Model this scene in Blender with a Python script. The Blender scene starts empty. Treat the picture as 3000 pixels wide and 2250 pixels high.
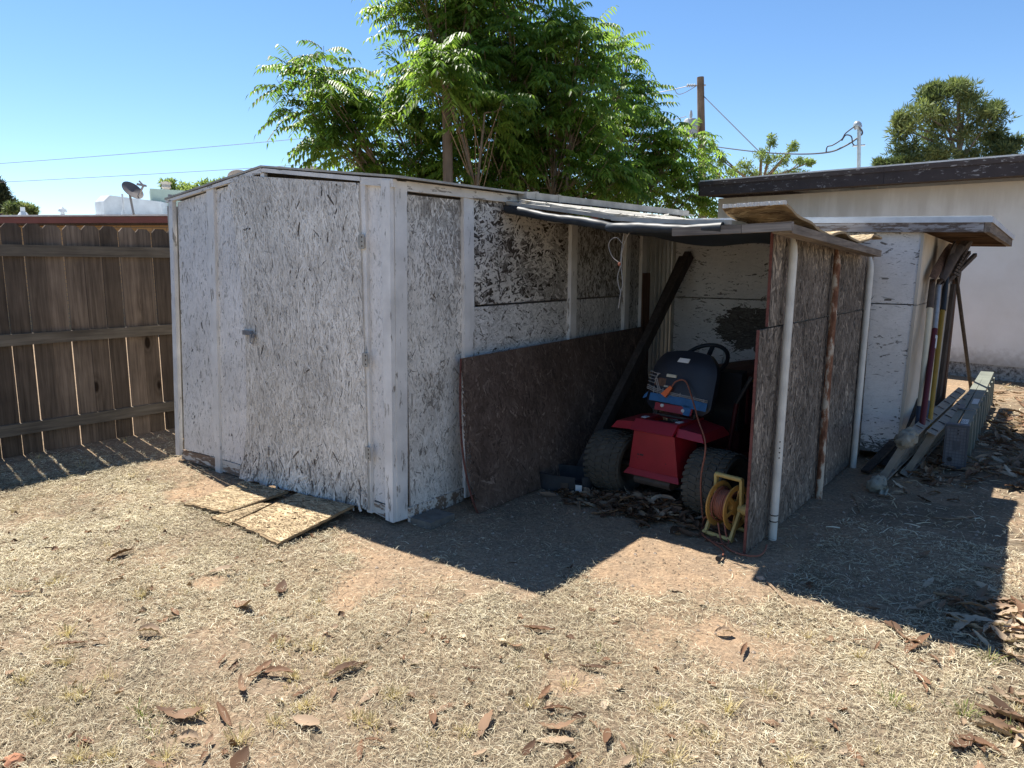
import bpy, bmesh, math, random
import numpy as np
from mathutils import Vector, Matrix

S = bpy.context.scene
COL = S.collection
R = random.Random(7)
NR = np.random.default_rng(11)
PI = math.pi

# ------------------------------------------------------------------ camera
YAW = math.radians(37.488)
PITCH = math.radians(9.09)
cam = bpy.data.cameras.new('camera')
cam.sensor_width = 36.0
cam.lens = 36.0 * 2150.0 / 3000.0
cam.clip_end = 2000
cam.clip_start = 0.05
camo = bpy.data.objects.new('camera', cam)
COL.objects.link(camo)
camo.location = (0, 0, 1.5)
camo.rotation_euler = (PI / 2 - PITCH, 0, YAW)
S.camera = camo

# ------------------------------------------------------------------ sky, sun, exposure
SUN = Vector((-1.108, 0.215, 1.96)).normalized()
EL = math.asin(SUN.z)
w = bpy.data.worlds.new('World')
S.world = w
w.use_nodes = True
nt = w.node_tree
bg = nt.nodes['Background']
sky = nt.nodes.new('ShaderNodeTexSky')
sky.sky_type = 'NISHITA'
sky.sun_disc = False
sky.sun_elevation = EL
sky.sun_rotation = math.atan2(SUN.x, SUN.y)
sky.altitude = 1200
sky.air_density = 1.0
sky.dust_density = 0.1
sky.ozone_density = 2.4
hs_ = nt.nodes.new('ShaderNodeHueSaturation')
hs_.inputs['Saturation'].default_value = 1.14
nt.links.new(sky.outputs[0], hs_.inputs['Color'])
tint = nt.nodes.new('ShaderNodeMix'); tint.data_type = 'RGBA'; tint.blend_type = 'MULTIPLY'; tint.inputs['Factor'].default_value = 1.0
ci = [i for i in tint.inputs if i.type == 'RGBA']
ci[1].default_value = (0.97, 0.98, 1.0, 1)
nt.links.new(hs_.outputs[0], ci[0])
nt.links.new([q for q in tint.outputs if q.type == 'RGBA'][0], bg.inputs[0])
bg.inputs[1].default_value = 0.084
sl = bpy.data.lights.new('sun', 'SUN')
sl.energy = 5.0
sl.angle = math.radians(0.5)
sl.color = (1.0, 0.95, 0.86)
so = bpy.data.objects.new('sun', sl)
COL.objects.link(so)
so.rotation_euler = (-SUN).to_track_quat('-Z', 'Y').to_euler()
so.location = (-20, 4, 30)
S.view_settings.view_transform = 'Standard'
S.view_settings.look = 'None'
S.view_settings.exposure = 1.12
S.view_settings.gamma = 1.0


# ------------------------------------------------------------------ material helper
class G:
    def __init__(s, name, rough=0.85, spec=0.25):
        s.m = bpy.data.materials.new(name)
        s.m.use_nodes = True
        s.t = s.m.node_tree
        s.b = s.t.nodes['Principled BSDF']
        s.b.inputs['Roughness'].default_value = rough
        s.b.inputs['Specular IOR Level'].default_value = spec
        s.tc = s.t.nodes.new('ShaderNodeTexCoord').outputs['Object']

    def lk(s, v, sock):
        if isinstance(v, bpy.types.NodeSocket):
            s.t.links.new(v, sock)
        else:
            if isinstance(v, tuple) and len(v) == 3 and sock.type == 'RGBA':
                v = v + (1,)
            sock.default_value = v

    def tone(s):
        n = s.t.nodes.new('ShaderNodeAttribute')
        n.attribute_name = 'tone'
        return n.outputs['Fac']

    def mapv(s, scale=(1, 1, 1), rot=(0, 0, 0), loc=None, vec=None):
        n = s.t.nodes.new('ShaderNodeMapping')
        n.inputs['Scale'].default_value = scale
        n.inputs['Rotation'].default_value = rot
        if loc is not None:
            s.lk(loc, n.inputs['Location'])
        s.t.links.new(vec or s.tc, n.inputs['Vector'])
        return n.outputs[0]

    def noise(s, scale, detail=4, vec=None, rough=0.55, dist=0.0):
        n = s.t.nodes.new('ShaderNodeTexNoise')
        n.inputs['Scale'].default_value = scale
        n.inputs['Detail'].default_value = detail
        n.inputs['Roughness'].default_value = rough
        n.inputs['Distortion'].default_value = dist
        s.t.links.new(vec or s.tc, n.inputs['Vector'])
        return n.outputs['Fac']

    def voro(s, scale, vec=None, feature='F1', out='Distance', rnd=1.0):
        n = s.t.nodes.new('ShaderNodeTexVoronoi')
        n.feature = feature
        n.inputs['Scale'].default_value = scale
        n.inputs['Randomness'].default_value = rnd
        s.t.links.new(vec or s.tc, n.inputs['Vector'])
        return n.outputs[out]

    def ramp(s, fac, stops):
        n = s.t.nodes.new('ShaderNodeValToRGB')
        e = n.color_ramp.elements
        while len(e) < len(stops):
            e.new(0.5)
        for k, (p, c) in enumerate(stops):
            e[k].position = p
            if not isinstance(c, tuple):
                c = (c, c, c)
            e[k].color = c + (1,) if len(c) == 3 else c
        s.lk(fac, n.inputs[0])
        return n.outputs[0]

    def mix(s, fac, a, b, mode='MIX'):
        n = s.t.nodes.new('ShaderNodeMix')
        n.data_type = 'RGBA'
        n.blend_type = mode
        s.lk(fac, n.inputs['Factor'])
        ins = [i for i in n.inputs if i.type == 'RGBA']
        s.lk(a, ins[0])
        s.lk(b, ins[1])
        return [o for o in n.outputs if o.type == 'RGBA'][0]

    def math(s, op, a, b=0.0, clamp=False):
        n = s.t.nodes.new('ShaderNodeMath')
        n.operation = op
        n.use_clamp = clamp
        s.lk(a, n.inputs[0])
        s.lk(b, n.inputs[1])
        return n.outputs[0]

    def sep(s, vec=None):
        n = s.t.nodes.new('ShaderNodeSeparateXYZ')
        s.t.links.new(vec or s.tc, n.inputs[0])
        return n.outputs

    def comb(s, x, y, z):
        n = s.t.nodes.new('ShaderNodeCombineXYZ')
        s.lk(x, n.inputs[0]); s.lk(y, n.inputs[1]); s.lk(z, n.inputs[2])
        return n.outputs[0]

    def bump(s, h, strength=0.4, dist=0.01):
        n = s.t.nodes.new('ShaderNodeBump')
        n.inputs['Strength'].default_value = strength
        n.inputs['Distance'].default_value = dist
        s.lk(h, n.inputs['Height'])
        s.t.links.new(n.outputs[0], s.b.inputs['Normal'])

    def done(s, col, rough=None, metal=None, transl=0.0):
        s.lk(col, s.b.inputs['Base Color'])
        if rough is not None:
            s.lk(rough, s.b.inputs['Roughness'])
        if metal is not None:
            s.b.inputs['Metallic'].default_value = metal
        if transl:
            tr = s.t.nodes.new('ShaderNodeBsdfTranslucent')
            s.lk(s.mix(1.0, col, (1.55, 1.6, 1.15), 'MULTIPLY'), tr.inputs[0])
            mx = s.t.nodes.new('ShaderNodeMixShader')
            mx.inputs[0].default_value = transl
            s.t.links.new(s.b.outputs[0], mx.inputs[1])
            s.t.links.new(tr.outputs[0], mx.inputs[2])
            s.t.links.new(mx.outputs[0], s.t.nodes['Material Output'].inputs[0])
        return s.m


def plain(name, col, rough=0.6, metal=0.0, var=0.25, scale=14, spec=0.3, bump=0.0):
    g = G(name, rough, spec)
    n = g.noise(scale, 5)
    n2 = g.noise(scale * 0.17, 3)
    k = g.ramp(g.math('ADD', g.math('MULTIPLY', n, 0.6), g.math('MULTIPLY', n2, 0.4)), [(0.3, 1 - var), (0.7, 1 + var * 0.4)])
    if bump:
        g.bump(n, bump, 0.004)
    return g.done(g.mix(1.0, col, k, 'MULTIPLY'), metal=metal)


def osb(name, stops, grime=(0.55, 1.05), gscale=2.3, rough=0.85, fine=1.0):
    g = G(name, rough, 0.2)
    t = g.tone()
    n = g.noise(60, 4)
    f = g.math('ADD', t, g.math('MULTIPLY', g.math('SUBTRACT', n, 0.5), 0.30 * fine))
    c = g.ramp(f, stops)
    b = g.noise(gscale, 5, rough=0.65)
    k = g.ramp(b, [(0.3, grime[0]), (0.62, grime[1])])
    c = g.mix(1.0, c, k, 'MULTIPLY')
    st = g.noise(90, 3, vec=g.mapv((1, 1, 0.12)))
    g.bump(g.math('ADD', n, st), 0.25, 0.003)
    return g.done(c)


def wood(name, light, dark, axis='Z', scale=1.0, knots=0.0, rough=0.85, chip=None, chiplev=0.6, tonevar=0.5):
    """weathered wood; chip = colour of paint kept on it"""
    g = G(name, rough, 0.2)
    sc = {'X': (0.05, 1, 1), 'Y': (1, 0.05, 1), 'Z': (1, 1, 0.05)}[axis]
    t = g.tone()
    off = g.comb(g.math('MULTIPLY', t, 37.0), g.math('MULTIPLY', t, 91.0), g.math('MULTIPLY', t, 53.0))
    v = g.mapv(tuple(x * scale for x in sc), loc=off)
    n = g.noise(45, 6, vec=v, dist=0.6)
    n2 = g.noise(160, 3, vec=v)
    n3 = g.noise(3.0, 3)
    f = g.math('ADD', g.math('MULTIPLY', n, 0.75), g.math('MULTIPLY', n2, 0.25))
    c = g.ramp(f, [(0.30, dark), (0.66, light)])
    tv = g.ramp(t, [(0.0, 1 - tonevar), (1.0, 1 + tonevar * 0.6)])
    c = g.mix(1.0, c, tv, 'MULTIPLY')
    c = g.mix(1.0, c, g.ramp(n3, [(0.3, 0.75), (0.7, 1.15)]), 'MULTIPLY')
    if knots:
        kv = {'X': (0.35, 1, 1), 'Y': (1, 0.35, 1), 'Z': (1, 1, 0.45)}[axis]
        vv = g.voro(knots, vec=g.mapv(kv, loc=off))
        kk = g.ramp(vv, [(0.0, 0.0), (0.07, 0.0), (0.11, 0.9), (0.15, 0.65), (0.24, 1.0)])
        c = g.mix(1.0, c, g.mix(kk, (0.16, 0.12, 0.09), (1, 1, 1)), 'MULTIPLY')
    if chip is not None:
        cn = g.noise(22, 6, vec=g.mapv(tuple(0.25 + 0.75 * x for x in sc), loc=off), rough=0.7)
        cn = g.math('ADD', cn, g.math('MULTIPLY', g.math('SUBTRACT', n, 0.5), 0.35))
        m = g.ramp(cn, [(chiplev - 0.03, 1.0), (chiplev + 0.03, 0.0)])
        pc = g.mix(1.0, chip, g.ramp(g.noise(6, 5), [(0.3, 0.78), (0.7, 1.04)]), 'MULTIPLY')
        c = g.mix(m, c, pc)
    g.bump(f, 0.35, 0.004)
    return g.done(c)


# ------------------------------------------------------------------ mesh helper
class MB:
    def __init__(s):
        s.v = []; s.f = []; s.t = []; s.mi = []

    def add(s, vs, fs, tone=0.5, mi=0):
        o = len(s.v)
        s.v.extend([tuple(x) for x in vs])
        for f in fs:
            s.f.append(tuple(i + o for i in f)); s.t.append(tone); s.mi.append(mi)

    def hexa(s, q, n, tone=0.5, mi=0):
        """quad q (4 points) extruded by vector n"""
        q = [Vector(p) for p in q]; n = Vector(n)
        vs = q + [p + n for p in q]
        s.add(vs, [(3, 2, 1, 0), (4, 5, 6, 7), (0, 1, 5, 4), (1, 2, 6, 5), (2, 3, 7, 6), (3, 0, 4, 7)], tone, mi)

    def box(s, lo, hi, tone=0.5, mi=0):
        x0, y0, z0 = lo; x1, y1, z1 = hi
        s.hexa([(x0, y0, z0), (x1, y0, z0), (x1, y1, z0), (x0, y1, z0)], (0, 0, z1 - z0), tone, mi)

    def beam(s, p0, p1, w, h, up=(0, 0, 1), tone=0.5, mi=0, taper=1.0):
        p0 = Vector(p0); p1 = Vector(p1); d = (p1 - p0).normalized()
        a = d.cross(Vector(up))
        if a.length < 1e-4:
            a = d.cross(Vector((1, 0, 0)))
        a.normalize(); b = a.cross(d).normalized()
        def ring(p, k):
            return [p - a * w * k / 2 - b * h * k / 2, p + a * w * k / 2 - b * h * k / 2, p + a * w * k / 2 + b * h * k / 2, p - a * w * k / 2 + b * h * k / 2]
        vs = ring(p0, 1) + ring(p1, taper)
        s.add(vs, [(0, 1, 2, 3), (7, 6, 5, 4), (0, 4, 5, 1), (1, 5, 6, 2), (2, 6, 7, 3), (3, 7, 4, 0)], tone, mi)

    def poly(s, pts, n, tone=0.5, mi=0):
        pts = [Vector(p) for p in pts]; n = Vector(n); k = len(pts)
        vs = pts + [p + n for p in pts]
        fs = [tuple(range(k - 1, -1, -1)), tuple(range(k, 2 * k))]
        fs += [(i, (i + 1) % k, k + (i + 1) % k, k + i) for i in range(k)]
        s.add(vs, fs, tone, mi)

    def tube(s, path, r, n=8, tone=0.5, mi=0, cap=True):
        P = [Vector(p) for p in path]; k = len(P)
        rs = r if isinstance(r, (list, tuple)) else [r] * k
        d0 = (P[1] - P[0]).normalized()
        a = d0.cross(Vector((0, 0, 1)))
        if a.length < 1e-3:
            a = d0.cross(Vector((1, 0, 0)))
        a.normalize(); vs = []
        for i in range(k):
            d = (P[min(i + 1, k - 1)] - P[max(i - 1, 0)])
            if d.length < 1e-9:
                d = d0
            d.normalize()
            a = (a - d * a.dot(d))
            if a.length < 1e-6:
                a = d.orthogonal()
            a.normalize(); b = d.cross(a)
            for j in range(n):
                an = 2 * PI * j / n
                vs.append(P[i] + (a * math.cos(an) + b * math.sin(an)) * rs[i])
        fs = []
        for i in range(k - 1):
            for j in range(n):
                j2 = (j + 1) % n
                fs.append((i * n + j, i * n + j2, (i + 1) * n + j2, (i + 1) * n + j))
        if cap:
            fs.append(tuple(range(n - 1, -1, -1)))
            fs.append(tuple((k - 1) * n + j for j in range(n)))
        s.add(vs, fs, tone, mi)

    def lathe(s, prof, c, axis, n=24, tone=0.5, mi=0, closed=False):
        """prof: (radius, along axis)"""
        c = Vector(c); ax = Vector(axis).normalized()
        a = ax.orthogonal().normalized(); b = ax.cross(a)
        vs = []; k = len(prof)
        for j in range(n):
            an = 2 * PI * j / n
            d = a * math.cos(an) + b * math.sin(an)
            for r, h in prof:
                vs.append(c + d * r + ax * h)
        fs = []
        for j in range(n):
            j2 = (j + 1) % n
            for i in range(k - 1 + (1 if closed else 0)):
                i2 = (i + 1) % k
                fs.append((j * k + i, j2 * k + i, j2 * k + i2, j * k + i2))
        s.add(vs, fs, tone, mi)

    def sheet(s, fn, nu, nv, th, tone=0.5, mi=0):
        """fn(u,v)->(point, normal); closed slab of thickness th below"""
        o = []; q = []
        for i in range(nu + 1):
            for j in range(nv + 1):
                p, n = fn(i / nu, j / nv)
                o.append(Vector(p)); q.append(Vector(p) - Vector(n) * th)
        N = len(o); W = nv + 1; fs = []
        for i in range(nu):
            for j in range(nv):
                a = i * W + j
                fs.append((a, a + W, a + W + 1, a + 1))
                fs.append((N + a, N + a + 1, N + a + W + 1, N + a + W))
        for i in range(nu):
            a = i * W; fs.append((a, N + a, N + a + W, a + W))
            a = i * W + nv; fs.append((a, a + W, N + a + W, N + a))
        for j in range(nv):
            fs.append((j, j + 1, N + j + 1, N + j))
            a = nu * W + j; fs.append((a, N + a, N + a + 1, a + 1))
        s.add(o + q, fs, tone, mi)

    def build(s, name, mat, parent=None, smooth=None, local=False):
        me = bpy.data.meshes.new(name)
        me.from_pydata(s.v, [], s.f)
        at = me.attributes.new('tone', 'FLOAT', 'FACE')
        at.data.foreach_set('value', s.t)
        mats = mat if isinstance(mat, (list, tuple)) else [mat]
        for m in mats:
            me.materials.append(m)
        if len(mats) > 1:
            me.polygons.foreach_set('material_index', s.mi)
        if smooth:
            me.polygons.foreach_set('use_smooth', [True] * len(me.polygons))
            me.set_sharp_from_angle(angle=math.radians(smooth))
        me.update()
        o = bpy.data.objects.new(name, me)
        COL.objects.link(o)
        if parent is not None:
            o.parent = parent
            if not local:
                o.matrix_parent_inverse = Matrix.Translation(-Vector(parent.location))
        return o


def np_mesh(name, V, F, tone, mat, parent=None):
    """V (n,3), F (m,k) all faces with k corners, tone (m,)"""
    me = bpy.data.meshes.new(name)
    n, m, k = len(V), len(F), F.shape[1]
    me.vertices.add(n); me.vertices.foreach_set('co', np.asarray(V, dtype=np.float32).ravel())
    me.loops.add(m * k); me.loops.foreach_set('vertex_index', np.asarray(F, dtype=np.int32).ravel())
    me.polygons.add(m)
    me.polygons.foreach_set('loop_start', np.arange(0, m * k, k, dtype=np.int32))
    me.update(calc_edges=True)
    at = me.attributes.new('tone', 'FLOAT', 'FACE')
    at.data.foreach_set('value', np.asarray(tone, dtype=np.float32))
    me.materials.append(mat)
    o = bpy.data.objects.new(name, me)
    COL.objects.link(o)
    if parent is not None:
        o.parent = parent
        o.matrix_parent_inverse = Matrix.Translation(-Vector(parent.location))
    return o


def tag(o, label, cat, group=None, kind=None):
    if label: o['label'] = label
    if cat: o['category'] = cat
    if group: o['group'] = group
    if kind: o['kind'] = kind
    return o


def thing(name, label, cat, loc=(0, 0, 0), rotz=0.0, group=None):
    o = bpy.data.objects.new(name, None)
    COL.objects.link(o)
    o.location = loc; o.rotation_euler = (0, 0, rotz)
    o.empty_display_size = 0.1
    return tag(o, label, cat, group)


def vnoise(x, y, seed=0):
    """2-D value noise, arrays or floats, about 0..1"""
    x = np.asarray(x, dtype=float); y = np.asarray(y, dtype=float)
    xi = np.floor(x); yi = np.floor(y); fx = x - xi; fy = y - yi
    fx = fx * fx * (3 - 2 * fx); fy = fy * fy * (3 - 2 * fy)
    def h(a, b):
        t = np.sin(a * 127.1 + b * 311.7 + seed * 74.7) * 43758.5453
        return t - np.floor(t)
    return (h(xi, yi) * (1 - fx) + h(xi + 1, yi) * fx) * (1 - fy) + (h(xi, yi + 1) * (1 - fx) + h(xi + 1, yi + 1) * fx) * fy


def fbm(x, y, seed=0):
    return (vnoise(x, y, seed) * 0.5 + vnoise(np.asarray(x) * 2.1, np.asarray(y) * 2.1, seed + 3) * 0.3 + vnoise(np.asarray(x) * 4.3, np.asarray(y) * 4.3, seed + 5) * 0.2)


def osb_panel(mb, q, th, cover, size, tonefn, angsd=25, slivers=0, lift=(0.0004, 0.003), vmax=None, base=0.05, horiz=False, back=0.3, seed=1, rag=0.0):
    """strand board: q = bottom-left, bottom-right, top-right, top-left seen from outside. Each strand is a small raised chip."""
    A, B, C, D = [Vector(p) for p in q]
    n = ((B - A).cross(D - A)).normalized()
    Wd = ((B - A).length + (C - D).length) / 2
    Hd = ((D - A).length + (C - B).length) / 2
    rr = random.Random(seed)
    def pt(u, v):
        return (A * (1 - u) + B * u) * (1 - v) + (D * (1 - u) + C * u) * v
    if vmax is None:
        if rag:
            k = 24
            lo = [pt(i / k, max(0, (rr.random() - 0.3) * rag / Hd)) for i in range(k + 1)]
            pts = lo + [C, D]
            mb.poly([p - n * th for p in pts], n * th, base)
        else:
            mb.hexa([A - n * th, B - n * th, C - n * th, D - n * th], n * th, base)
    else:
        us = vmax[0]
        mb.sheet(lambda a, b: (pt(a, b * vmax[1](a)), n), 24, 60, th, base)
    L0, L1, W0, W1 = size
    N = int(Wd * Hd * cover / (0.72 * (L0 + L1) / 2 * (W0 + W1) / 2))
    for _ in range(N):
        L = rr.uniform(L0, L1); W = rr.uniform(W0, W1)
        a = math.radians(rr.gauss(90 if not horiz else 0, angsd))
        if rr.random() < 0.12:
            a = rr.uniform(0, PI)
        u = rr.random(); v = rr.random()
        ca, sa = math.cos(a), math.sin(a)
        z0 = rr.uniform(*lift); tx = rr.uniform(-0.02, 0.02)
        sh = [(-1, -.3 + rr.uniform(-.3, .3)), (-.75, .8), (.7, 1), (1, .2 + rr.uniform(-.4, .4)), (.8, -.9), (-.7, -1)]
        vs = []
        for (lx, ly) in sh:
            X = lx * L / 2; Y = ly * W / 2
            uu = min(1, max(0, u + (X * ca - Y * sa) / Wd)); vv = min(1, max(0, v + (X * sa + Y * ca) / Hd))
            if vmax is not None:
                vv = min(vv, vmax[1](uu))
            vs.append(pt(uu, vv) + n * max(0.0003, z0 + tx * X + rr.uniform(0, 0.0006)))
        mb.add(vs, [tuple(range(6))], min(1, max(0, tonefn(u, v, rr))))
    # slivers: thin cracks, lost paint edges and the shade of strand edges, put into colour
    for _ in range(int(slivers * Wd * Hd)):
        L = rr.choice([.015, .02, .03, .04, .055, .08]) * rr.uniform(.7, 1.3); W = rr.choice([.0012, .0016, .002, .003, .0045]) * (1.8 if rr.random() < .05 else 1)
        a = math.radians(rr.gauss(90 if not horiz else 0, angsd * 1.1)); u = rr.random(); v = rr.random(); ca, sa = math.cos(a), math.sin(a); vs = []
        bw = rr.uniform(-.15, .15) * L
        for (X, Y) in ((-L / 2, 0), (-L * .1, W / 2 + bw), (L / 2, W * .2), (0, -W / 2 + bw)):
            uu = min(1, max(0, u + (X * ca - Y * sa) / Wd)); vv = min(1, max(0, v + (X * sa + Y * ca) / Hd))
            if vmax is not None: vv = min(vv, vmax[1](uu))
            vs.append(pt(uu, vv) + n * (lift[1] + .0012))
        mb.add(vs, [(0, 1, 2, 3)], rr.choice([.10, .2, .3, .38, .44, .5]))


# ------------------------------------------------------------------ materials
WHITE = [(0.05, (0.05, 0.04, 0.032)), (0.3, (0.2, 0.18, 0.155)), (0.5, (0.4, 0.385, 0.36)), (0.72, (0.65, 0.625, 0.59)), (1.0, (0.82, 0.79, 0.76))]
M = {}
M['osb_white'] = osb('painted_strand_board', WHITE, (0.84, 1.06), 2.0)
M['osb_dirty'] = osb('flaking_strand_board', [(0.05, (0.035, 0.026, 0.02)), (0.25, (0.12, 0.1, 0.085)), (0.45, (0.40, 0.37, 0.33)), (0.7, (0.66, 0.615, 0.55)), (1, (0.84, 0.80, 0.74))], (0.74, 1.08), 3.0)
M['osb_brown'] = osb('brown_strand_board', [(0.05, (0.034, 0.022, 0.016)), (0.4, (0.125, 0.084, 0.063)), (0.75, (0.22, 0.155, 0.12)), (1, (0.36, 0.27, 0.21))], (0.6, 1.1), 2.5)
M['osb_grey'] = osb('grey_weathered_strand_board', [(0.05, (0.04, 0.033, 0.027)), (0.4, (0.16, 0.132, 0.108)), (0.72, (0.29, 0.245, 0.2)), (1, (0.48, 0.40, 0.31))], (0.55, 1.15), 2.2)
M['osb_tan'] = osb('tan_strand_board', [(0.05, (0.10, 0.065, 0.035)), (0.4, (0.28, 0.20, 0.115)), (0.7, (0.42, 0.32, 0.19)), (1, (0.56, 0.45, 0.29))], (0.7, 1.08), 4.0)
M['trim_white'] = wood('painted_trim', (0.36, 0.33, 0.29), (0.16, 0.14, 0.115), 'Z', chip=(0.79, 0.765, 0.73), chiplev=0.63, tonevar=0.1)
M['trim_white_x'] = wood('painted_trim_flat', (0.36, 0.33, 0.29), (0.16, 0.14, 0.115), 'X', chip=(0.77, 0.745, 0.71), chiplev=0.60, tonevar=0.1)
M['trim_white_y'] = wood('painted_trim_side', (0.36, 0.33, 0.29), (0.16, 0.14, 0.115), 'Y', chip=(0.77, 0.745, 0.71), chiplev=0.60, tonevar=0.1)
M['sill'] = wood('bare_sill_board', (0.34, 0.245, 0.18), (0.14, 0.095, 0.068), 'X', chip=(0.66, 0.62, 0.56), chiplev=0.50, tonevar=0.2)
M['fence'] = wood('fence_picket_wood', (0.215, 0.16, 0.118), (0.082, 0.059, 0.044), 'Z', knots=3.6, tonevar=0.5)
M['rail'] = wood('fence_rail_wood', (0.205, 0.17, 0.13), (0.10, 0.08, 0.061), 'Y', knots=2.2, tonevar=0.2)
M['greywood_x'] = wood('grey_weathered_beam', (0.33, 0.29, 0.25), (0.09, 0.075, 0.065), 'X', tonevar=0.25)
M['greywood_y'] = wood('grey_weathered_plate', (0.30, 0.25, 0.2), (0.09, 0.07, 0.055), 'Y', tonevar=0.25)
M['darkwood'] = wood('dark_old_timber', (0.12, 0.095, 0.08), (0.045, 0.036, 0.03), 'Z', tonevar=0.4)
M['brownwood'] = wood('brown_plank', (0.19, 0.11, 0.075), (0.08, 0.045, 0.03), 'Z', tonevar=0.35)
M['eavewood'] = wood('stained_rafter', (0.24, 0.15, 0.095), (0.07, 0.042, 0.028), 'X', tonevar=0.3)
M['fascia_dark'] = wood('dark_fascia_paint', (0.40, 0.39, 0.38), (0.22, 0.2, 0.19), 'X', chip=(0.075, 0.062, 0.06), chiplev=0.63, tonevar=0.1)
M['fascia_roof'] = wood('faded_fascia', (0.42, 0.41, 0.41), (0.16, 0.12, 0.10), 'X', scale=0.8, chip=(0.15, 0.115, 0.095), chiplev=0.5, tonevar=0.1)
M['ply_white'] = None
g = G('painted_plywood_side', 0.8, 0.25)
n = g.noise(35, 6, vec=g.mapv((1, 1, 0.15)), rough=0.7); b = g.noise(2.2, 5)
c = g.mix(g.ramp(n, [(0.66, 0.0), (0.72, 1.0)]), (0.60, 0.54, 0.45), (0.25, 0.2, 0.15))
c = g.mix(1.0, c, g.ramp(b, [(0.3, 0.7), (0.65, 1.05)]), 'MULTIPLY')
# a dark brown blotch high on the wall, where the tools hang
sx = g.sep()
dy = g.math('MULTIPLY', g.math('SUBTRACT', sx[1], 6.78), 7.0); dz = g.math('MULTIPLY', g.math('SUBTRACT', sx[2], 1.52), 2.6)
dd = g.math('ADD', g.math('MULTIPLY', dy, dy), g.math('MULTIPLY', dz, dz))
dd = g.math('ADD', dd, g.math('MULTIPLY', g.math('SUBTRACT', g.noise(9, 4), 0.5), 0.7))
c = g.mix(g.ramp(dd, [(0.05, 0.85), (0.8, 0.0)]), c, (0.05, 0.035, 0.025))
g.bump(n, 0.2, 0.003)
M['ply_side'] = g.done(c)

def stucco():
    g = G('white_stucco', 0.92, 0.15)
    n = g.noise(180, 4); n2 = g.noise(1.1, 5, rough=0.65); n3 = g.noise(14, 5)
    c = g.ramp(n2, [(0.28, (0.73, 0.71, 0.65)), (0.7, (0.85, 0.84, 0.80))])
    st = g.noise(5, 5, vec=g.mapv((1, 1, 0.12)))
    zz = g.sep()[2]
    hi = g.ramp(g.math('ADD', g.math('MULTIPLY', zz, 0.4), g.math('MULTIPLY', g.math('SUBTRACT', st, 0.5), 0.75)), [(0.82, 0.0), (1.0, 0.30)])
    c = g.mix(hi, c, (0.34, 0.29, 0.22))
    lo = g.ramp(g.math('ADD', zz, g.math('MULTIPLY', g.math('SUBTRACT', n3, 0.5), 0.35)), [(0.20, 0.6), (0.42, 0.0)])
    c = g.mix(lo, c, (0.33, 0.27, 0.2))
    g.bump(g.math('ADD', n, g.math('MULTIPLY', n3, 0.6)), 0.35, 0.004)
    return g.done(c)
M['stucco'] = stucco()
g = G('chipped_plinth', 0.95, 0.1)
n = g.noise(20, 6, rough=0.7)
M['plinth'] = g.done(g.ramp(n, [(0.38, (0.1, 0.085, 0.07)), (0.55, (0.40, 0.38, 0.34))]))
M['roof_white'] = plain('white_roof_coating', (0.72, 0.72, 0.70), 0.7, var=0.3, scale=8)
M['sheet_white'] = plain('weathered_white_sheet', (0.46, 0.435, 0.385), 0.75, var=0.5, scale=9)
M['flashing'] = plain('galvanised_drip_edge', (0.60, 0.63, 0.66), 0.5, metal=0.1, var=0.25, scale=10)
M['siding'] = plain('white_metal_siding', (0.60, 0.585, 0.54), 0.5, var=0.3, scale=7)
M['tarp'] = plain('black_tarp', (0.022, 0.028, 0.036), 0.5, var=0.5, scale=25, spec=0.35)
M['pvc'] = plain('white_pvc', (0.68, 0.655, 0.59), 0.45, var=0.32, scale=9)
g = G('rusty_pipe', 0.8, 0.3)
n = g.noise(16, 6, vec=g.mapv((1, 1, 0.35)), rough=0.7)
c = g.ramp(n, [(0.40, (0.12, 0.05, 0.028)), (0.5, (0.24, 0.115, 0.065)), (0.57, (0.50, 0.43, 0.34))])
g.bump(n, 0.3, 0.003)
M['rust'] = g.done(c)
M['rust_dark'] = plain('dark_rusty_steel', (0.10, 0.075, 0.06), 0.7, metal=0.3, var=0.5, scale=20)
M['steel'] = plain('dull_steel', (0.33, 0.33, 0.34), 0.5, metal=0.6, var=0.3, scale=30)
M['galv'] = plain('galvanised_pipe', (0.45, 0.47, 0.48), 0.4, metal=0.6, var=0.3, scale=20)
M['alu'] = plain('weathered_aluminium', (0.25, 0.23, 0.195), 0.65, metal=0.1, var=0.4, scale=16)
M['ladder_green'] = plain('dusty_ladder_rail', (0.195, 0.208, 0.172), 0.6, metal=0.0, var=0.3, scale=9)
M['ladder_grey'] = plain('grey_moulded_plastic', (0.15, 0.155, 0.17), 0.6, var=0.3, scale=20)
M['tub'] = plain('dusty_black_plastic', (0.05, 0.051, 0.054), 0.65, var=0.5, scale=12)
M['maroonedge'] = plain('maroon_edge_paint', (0.15, 0.055, 0.045), 0.8, var=0.6, scale=60)
M['rib'] = plain('dark_grey_plastic_rib', (0.085, 0.09, 0.10), 0.6, var=0.3, scale=20)
M['cloth'] = plain('dirty_wrapping_rag', (0.29, 0.285, 0.245), 0.95, var=0.4, scale=22, spec=0.1, bump=0.5)
M['red'] = plain('red_mower_paint', (0.31, 0.014, 0.024), 0.38, var=0.35, scale=7, spec=0.45)
M['darkred'] = plain('maroon_paint', (0.09, 0.014, 0.018), 0.5, var=0.3, scale=10)
M['yellow'] = plain('yellow_plastic', (0.50, 0.37, 0.13), 0.5, var=0.25, scale=20, spec=0.4)
M['yellow2'] = plain('orange_yellow_plastic', (0.55, 0.30, 0.075), 0.5, var=0.25, scale=20, spec=0.4)
M['yellowh'] = plain('yellow_fibreglass', (0.28, 0.18, 0.025), 0.5, var=0.2, scale=12)
M['stripe'] = plain('yellow_stripe', (0.45, 0.26, 0.03), 0.5, var=0.2, scale=12)
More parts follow.
